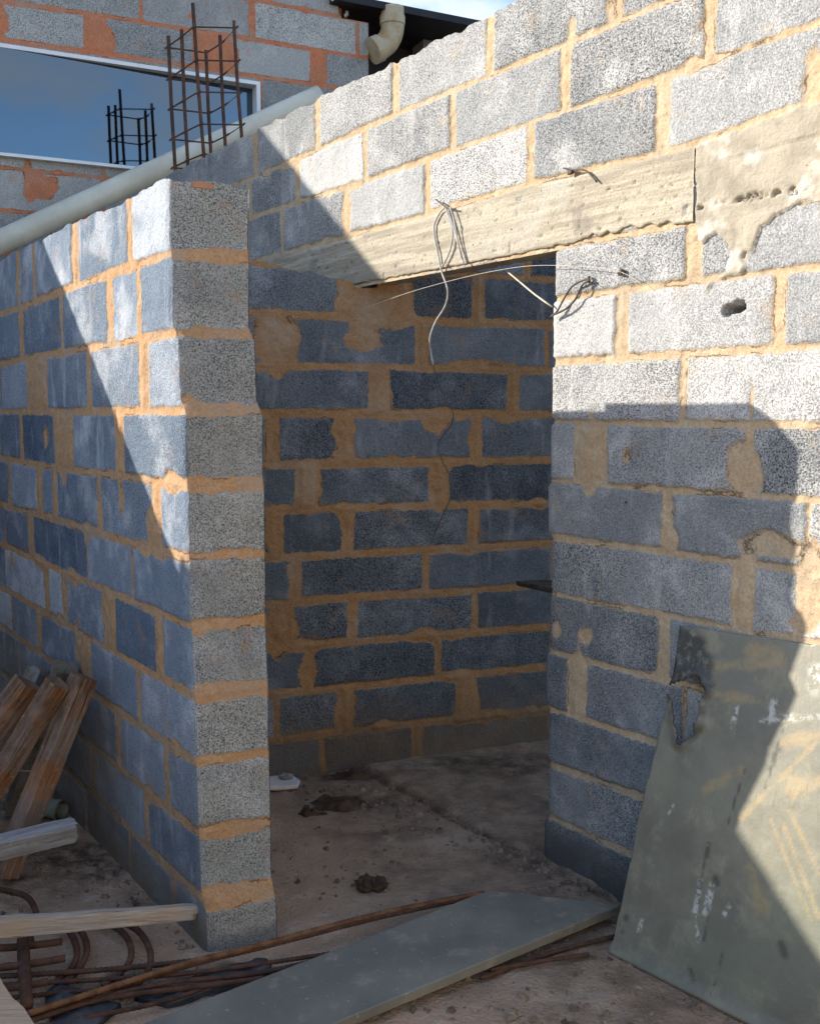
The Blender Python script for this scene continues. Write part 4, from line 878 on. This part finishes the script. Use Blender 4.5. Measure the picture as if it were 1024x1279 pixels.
# ------------------------------------------------------------------ small things on the room floor
def lump(name,px,py,r,mat,label,cat,group=None,flat=.6,seed=0,z=None,n=12):
    c=on_floor(px,py); V=[];F=[]; m=8
    for i in range(m+1):
        for j in range(n):
            th=math.pi*i/m; ph=2*math.pi*j/n; d=np.array([math.sin(th)*math.cos(ph),math.sin(th)*math.sin(ph),math.cos(th)])
            g=.6+.8*float(fbm(np.array(d[0]*1.7+d[2]+seed),np.array(d[1]*1.7-d[2]*.7),1.6,seed,3)); V.append(c+np.array([d[0]*r[0],d[1]*r[1],(d[2]+.75)*r[0]*flat])*np.array([g,g,g])*1.)
    V=[np.array([c[0]+(v-c)[0],c[1]+(v-c)[1],(v-c)[2]+(z or 0)]) for v in V]
    for i in range(m):
        for j in range(n): F.append((i*n+j,(i+1)*n+j,(i+1)*n+(j+1)%n,i*n+(j+1)%n))
    o=link(name,V,F,M[mat],None,False,None,c); return tag(o,label,cat,group)
lump('earth_clump',457,1112,(.034,.03),'clump','dark clump of earth on the room floor, left half of a split pair','clump',None,.75,3)
lump('earth_clump',472,1111,(.030,.028),'clump','dark clump of earth on the room floor, right half of a split pair','clump',None,.75,4)
G2='low heaps of dark dirt by the room wall'
def mound(px,py,rx,ry,h,label,seed):
    c=on_floor(px,py); n=46; g=np.linspace(-1.15,1.15,n); X,Y=np.meshgrid(g,g)
    d=np.hypot(X,Y)+(fbm(X+seed*3,Y,1.6,seed,4)-.5)*1.1
    z=sst(1.,.1,d)*h*(.35+1.3*fbm(X+seed,Y,5,seed+2,4))-.012
    V=np.stack([c[0]+X*rx,c[1]+Y*ry,z],-1).reshape(-1,3); keep=(z[:-1,:-1]>-.0119)|(z[1:,1:]>-.0119)|(z[:-1,1:]>-.0119)|(z[1:,:-1]>-.0119)
    F=grid_faces(n,n,keep); us=np.unique(F); mp=np.full(len(V),-1); mp[us]=np.arange(len(us))
    o=link('dirt_heap',V[us],mp[F],M['clump'],None,False,None,c); tag(o,label,'dirt heap',G2)
mound(425,1006,.15,.09,.045,'low black heap of dirt in the middle of the room floor',5)
mound(440,973,.17,.06,.05,'low dark heap of dirt along the foot of the room wall',6)
mound(388,1017,.06,.035,.035,'small dark lump of dirt just right of the pillar on the room floor',8)
q=[on_floor(x,y,.006) for x,y in ((330,975),(345,972),(368,974),(375,979),(372,986),(350,988),(330,988))]
mb=MB().prism(q,np.array([0,0,.018])); o=mb.make('white_packet',M['white'],None,False,sum(q)/7); m=o.modifiers.new('b','BEVEL'); m.width=.007; m.segments=3; tag(o,'flat white packet on the floor behind the pillar','packet')
lump('pebble',358,980,(.028,.02),'stone','grey stone lying on the white packet','stone',None,.5,9,.022)
# loose crumbs: nobody could count them
def crumbs():
    V=[];F=[];k=0; r=random.Random(3)
    zones=[(430,985,.3,.04,120),(590,955,.3,.03,120),(730,1105,.1,.05,120),(700,1085,.08,.04,90),(250,1160,.1,.08,50),(300,1185,.05,.03,40),(100,1110,.25,.15,90),(850,1260,.2,.1,90),(760,1210,.12,.05,80),(600,1265,.3,.05,50),(400,1100,.3,.2,80),(560,1010,.35,.2,160),(660,1060,.22,.12,160),(620,1045,.2,.12,120),(480,1000,.3,.15,110),(450,1060,.35,.2,60),(140,1095,.2,.12,70),(200,1110,.1,.1,30),(720,1240,.4,.15,40),(690,1180,.2,.06,50),(640,950,.3,.06,50),(300,1235,.25,.08,30)]
    for (px,py,sx,sy,n) in zones:
        c=on_floor(px,py)
        for i in range(n):
            x=c[0]+r.gauss(0,sx*.6); y=c[1]+r.gauss(0,sy*.6)
            if r.random()<.5: # keep many along the crack
                pass
            s=r.choice((.003,.004,.005,.006,.008,.012))*r.uniform(.7,1.3); a=r.uniform(0,6.28)
            # stay out of walls
            if (np.array([x,y])-SW.P)@SW.n<.01 or ((np.array([x,y])-LW.P)@LW.n<.01 and (np.array([x,y])-LW.P)@LW.n>-.22 and (np.array([x,y])-LW.P)@LW.d<.05): continue
            for dx,dy,dz in ((-1,-.7,0),(1,-.6,0),(.8,.8,0),(-.7,.6,0),(-.5,-.3,1.1),(.6,-.2,.8),(.3,.5,1.),(-.4,.3,.7)):
                V.append((x+s*(dx*math.cos(a)-dy*math.sin(a)),y+s*(dx*math.sin(a)+dy*math.cos(a)),-.001+s*dz*r.uniform(.5,1.)))
            F+=[tuple(k+t for t in q) for q in ((0,1,5,4),(1,2,6,5),(2,3,7,6),(3,0,4,7),(4,5,6,7))]; k+=8
    o=link('rubble_crumbs',V,F,M['debris']); tag(o,'loose crumbs of mortar and dirt over the floor','rubble',None,'stuff')
crumbs()
# dark boards stacked behind the jamb
o=beam('dark_plank',FW.off(-.55).p3(668,728),FW.off(-.28).p3(720,738),.16,.02,M['shelfwood'],nseg=10,seed=31); tag(o,'end of a dark plank jutting out behind the right door jamb','plank')
o=beam('plank_prop',FW.off(-.30).p3(735,745)*np.array([1,1,0])+np.array([0,0,0]),FW.off(-.30).p3(735,745),.08,.08,M['shelfwood'],up=(1,0,0),nseg=6,seed=32); tag(o,'upright dark prop carrying the dark plank behind the jamb','prop')

# ------------------------------------------------------------------ sun, and the neighbouring house that shades the yard
c=LW.px(213,222); c3=LW.at(*c); g=FW.px(1005,497); g3=FW.at(*g); S=g3-c3; hd=np.linalg.norm(S[:2]); S[2]=S[2]*hd/(hd-.205/abs((S[:2]/hd)@LW.n)); S/=np.linalg.norm(S)   # the wall's back arris throws the upper edge
def neighbour():
    D=2.6 
    # vertical plane parallel to the near wall, D metres up-sun
    base=LW.P-S[:2]*D; k=(base-LW.P)@LW.n; ca=LW.off(k)
    def back(P):
        t=((ca.P-P[:2])@ca.n)/(S[:2]@ca.n); q=P+S*t; return np.array([(q[:2]-ca.P)@ca.d,q[2]])
    a=back(LW.p3(55,300)); b=back(LW.p3(235,740)); c_=back(FW.p3(330,165)); d=back(FW.p3(480,350))
    g1=back(on_sheet(911,1001)); g2=back(on_sheet(1022,1178)); g1[1]-=.03; g2[1]-=.02; bs=(b[1]-a[1])/(b[0]-a[0]); b=np.array([g1[0]-.012,b[1]+bs*(g1[0]-.012-b[0])])  # step in the gable edge shaped so its shadow fits the sheet
    slope=(g2[1]-g1[1])/(g2[0]-g1[0]); ug=g2[0]+(0-g2[1])/slope
    top=c_+(c_-d)/np.linalg.norm(c_-d)*2.2
    prof=[(ug,0.),tuple(g2),tuple(g1),tuple(b),tuple(a),tuple(d),tuple(c_),tuple(top),(top[0]-3.0,top[1]-1.8),(top[0]-3.,0.)]
    root=empty('neighbouring_house',ca.at(top[0],0,0),'neighbouring house with a sloping gable on the left, outside the photo, shading the yard','house')
    P=[ca.at(u,z) for u,z in prof]; mb=MB(); ext=np.append(-S[:2]*3.0,0); mb.prism(P,ext); mb.make('wall',M['render'],root)
    mb=MB(); e=[ca.at(top[0],top[1]),ca.at(top[0]-3.,top[1]-1.8)]
    mb.prism([e[0]+np.array([0,0,.003]),e[1]+np.array([0,0,.003]),e[1]+np.array([0,0,.08]),e[0]+np.array([0,0,.08])],ext*1.02); mb.make('roof',M['tiles'],root)
    return prof
neighbour()
sun=bpy.data.lights.new('sun','SUN'); sun.energy=4.2; sun.angle=R(.45); sun.color=(1,.92,.81); so=bpy.data.objects.new('sun',sun); COL.objects.link(so)
import mathutils
so.rotation_euler=mathutils.Vector([float(x) for x in S]).to_track_quat('-Z','Y').to_euler()
elev=math.asin(-S[2]); azim=math.atan2(-S[0],-S[1])
w=bpy.data.worlds.new('World'); scene.world=w; w.use_nodes=True; nt=w.node_tree; N=nt.nodes; Lk=nt.links
bg=N['Background']; sky=N.new('ShaderNodeTexSky'); sky.sky_type='NISHITA'; sky.sun_disc=False; sky.sun_elevation=elev; sky.sun_rotation=azim; sky.air_density=1.; sky.dust_density=.4; sky.ozone_density=3.
tc=N.new('ShaderNodeTexCoord'); mp=N.new('ShaderNodeMapping'); mp.inputs['Scale'].default_value=(1,1,2.6); mp.inputs['Location'].default_value=(8.5,4.5,1.85); Lk.new(tc.outputs['Generated'],mp.inputs[0])
nz=N.new('ShaderNodeTexNoise'); nz.inputs['Scale'].default_value=3.6; nz.inputs['Detail'].default_value=7; nz.inputs['Roughness'].default_value=.58; Lk.new(mp.outputs[0],nz.inputs['Vector'])
mr=N.new('ShaderNodeMapRange'); mr.interpolation_type='SMOOTHSTEP'; mr.inputs[1].default_value=.47; mr.inputs[2].default_value=.64; mr.inputs[4].default_value=.8; Lk.new(nz.outputs[0],mr.inputs[0])
mx=N.new('ShaderNodeMix'); mx.data_type='RGBA'; Lk.new(mr.outputs[0],mx.inputs[0]); Lk.new(sky.outputs[0],mx.inputs[6]); mx.inputs[7].default_value=(3.0,3.15,3.5,1)
Lk.new(mx.outputs[2],bg.inputs[0]); bg.inputs[1].default_value=.15

# ------------------------------------------------------------------ camera
cam=bpy.data.cameras.new('camera'); co=bpy.data.objects.new('camera',cam); COL.objects.link(co); scene.camera=co
co.location=(0,0,EYE); co.rotation_euler=(math.pi/2-pit,0,0); cam.sensor_fit='VERTICAL'; cam.sensor_height=24; cam.lens=f/1279*24; cam.clip_start=.05; cam.clip_end=3000
vs=scene.view_settings; vs.view_transform='Standard'; vs.look='None'; vs.gamma=1; vs.exposure=1.28
scene.cycles.use_denoising=True
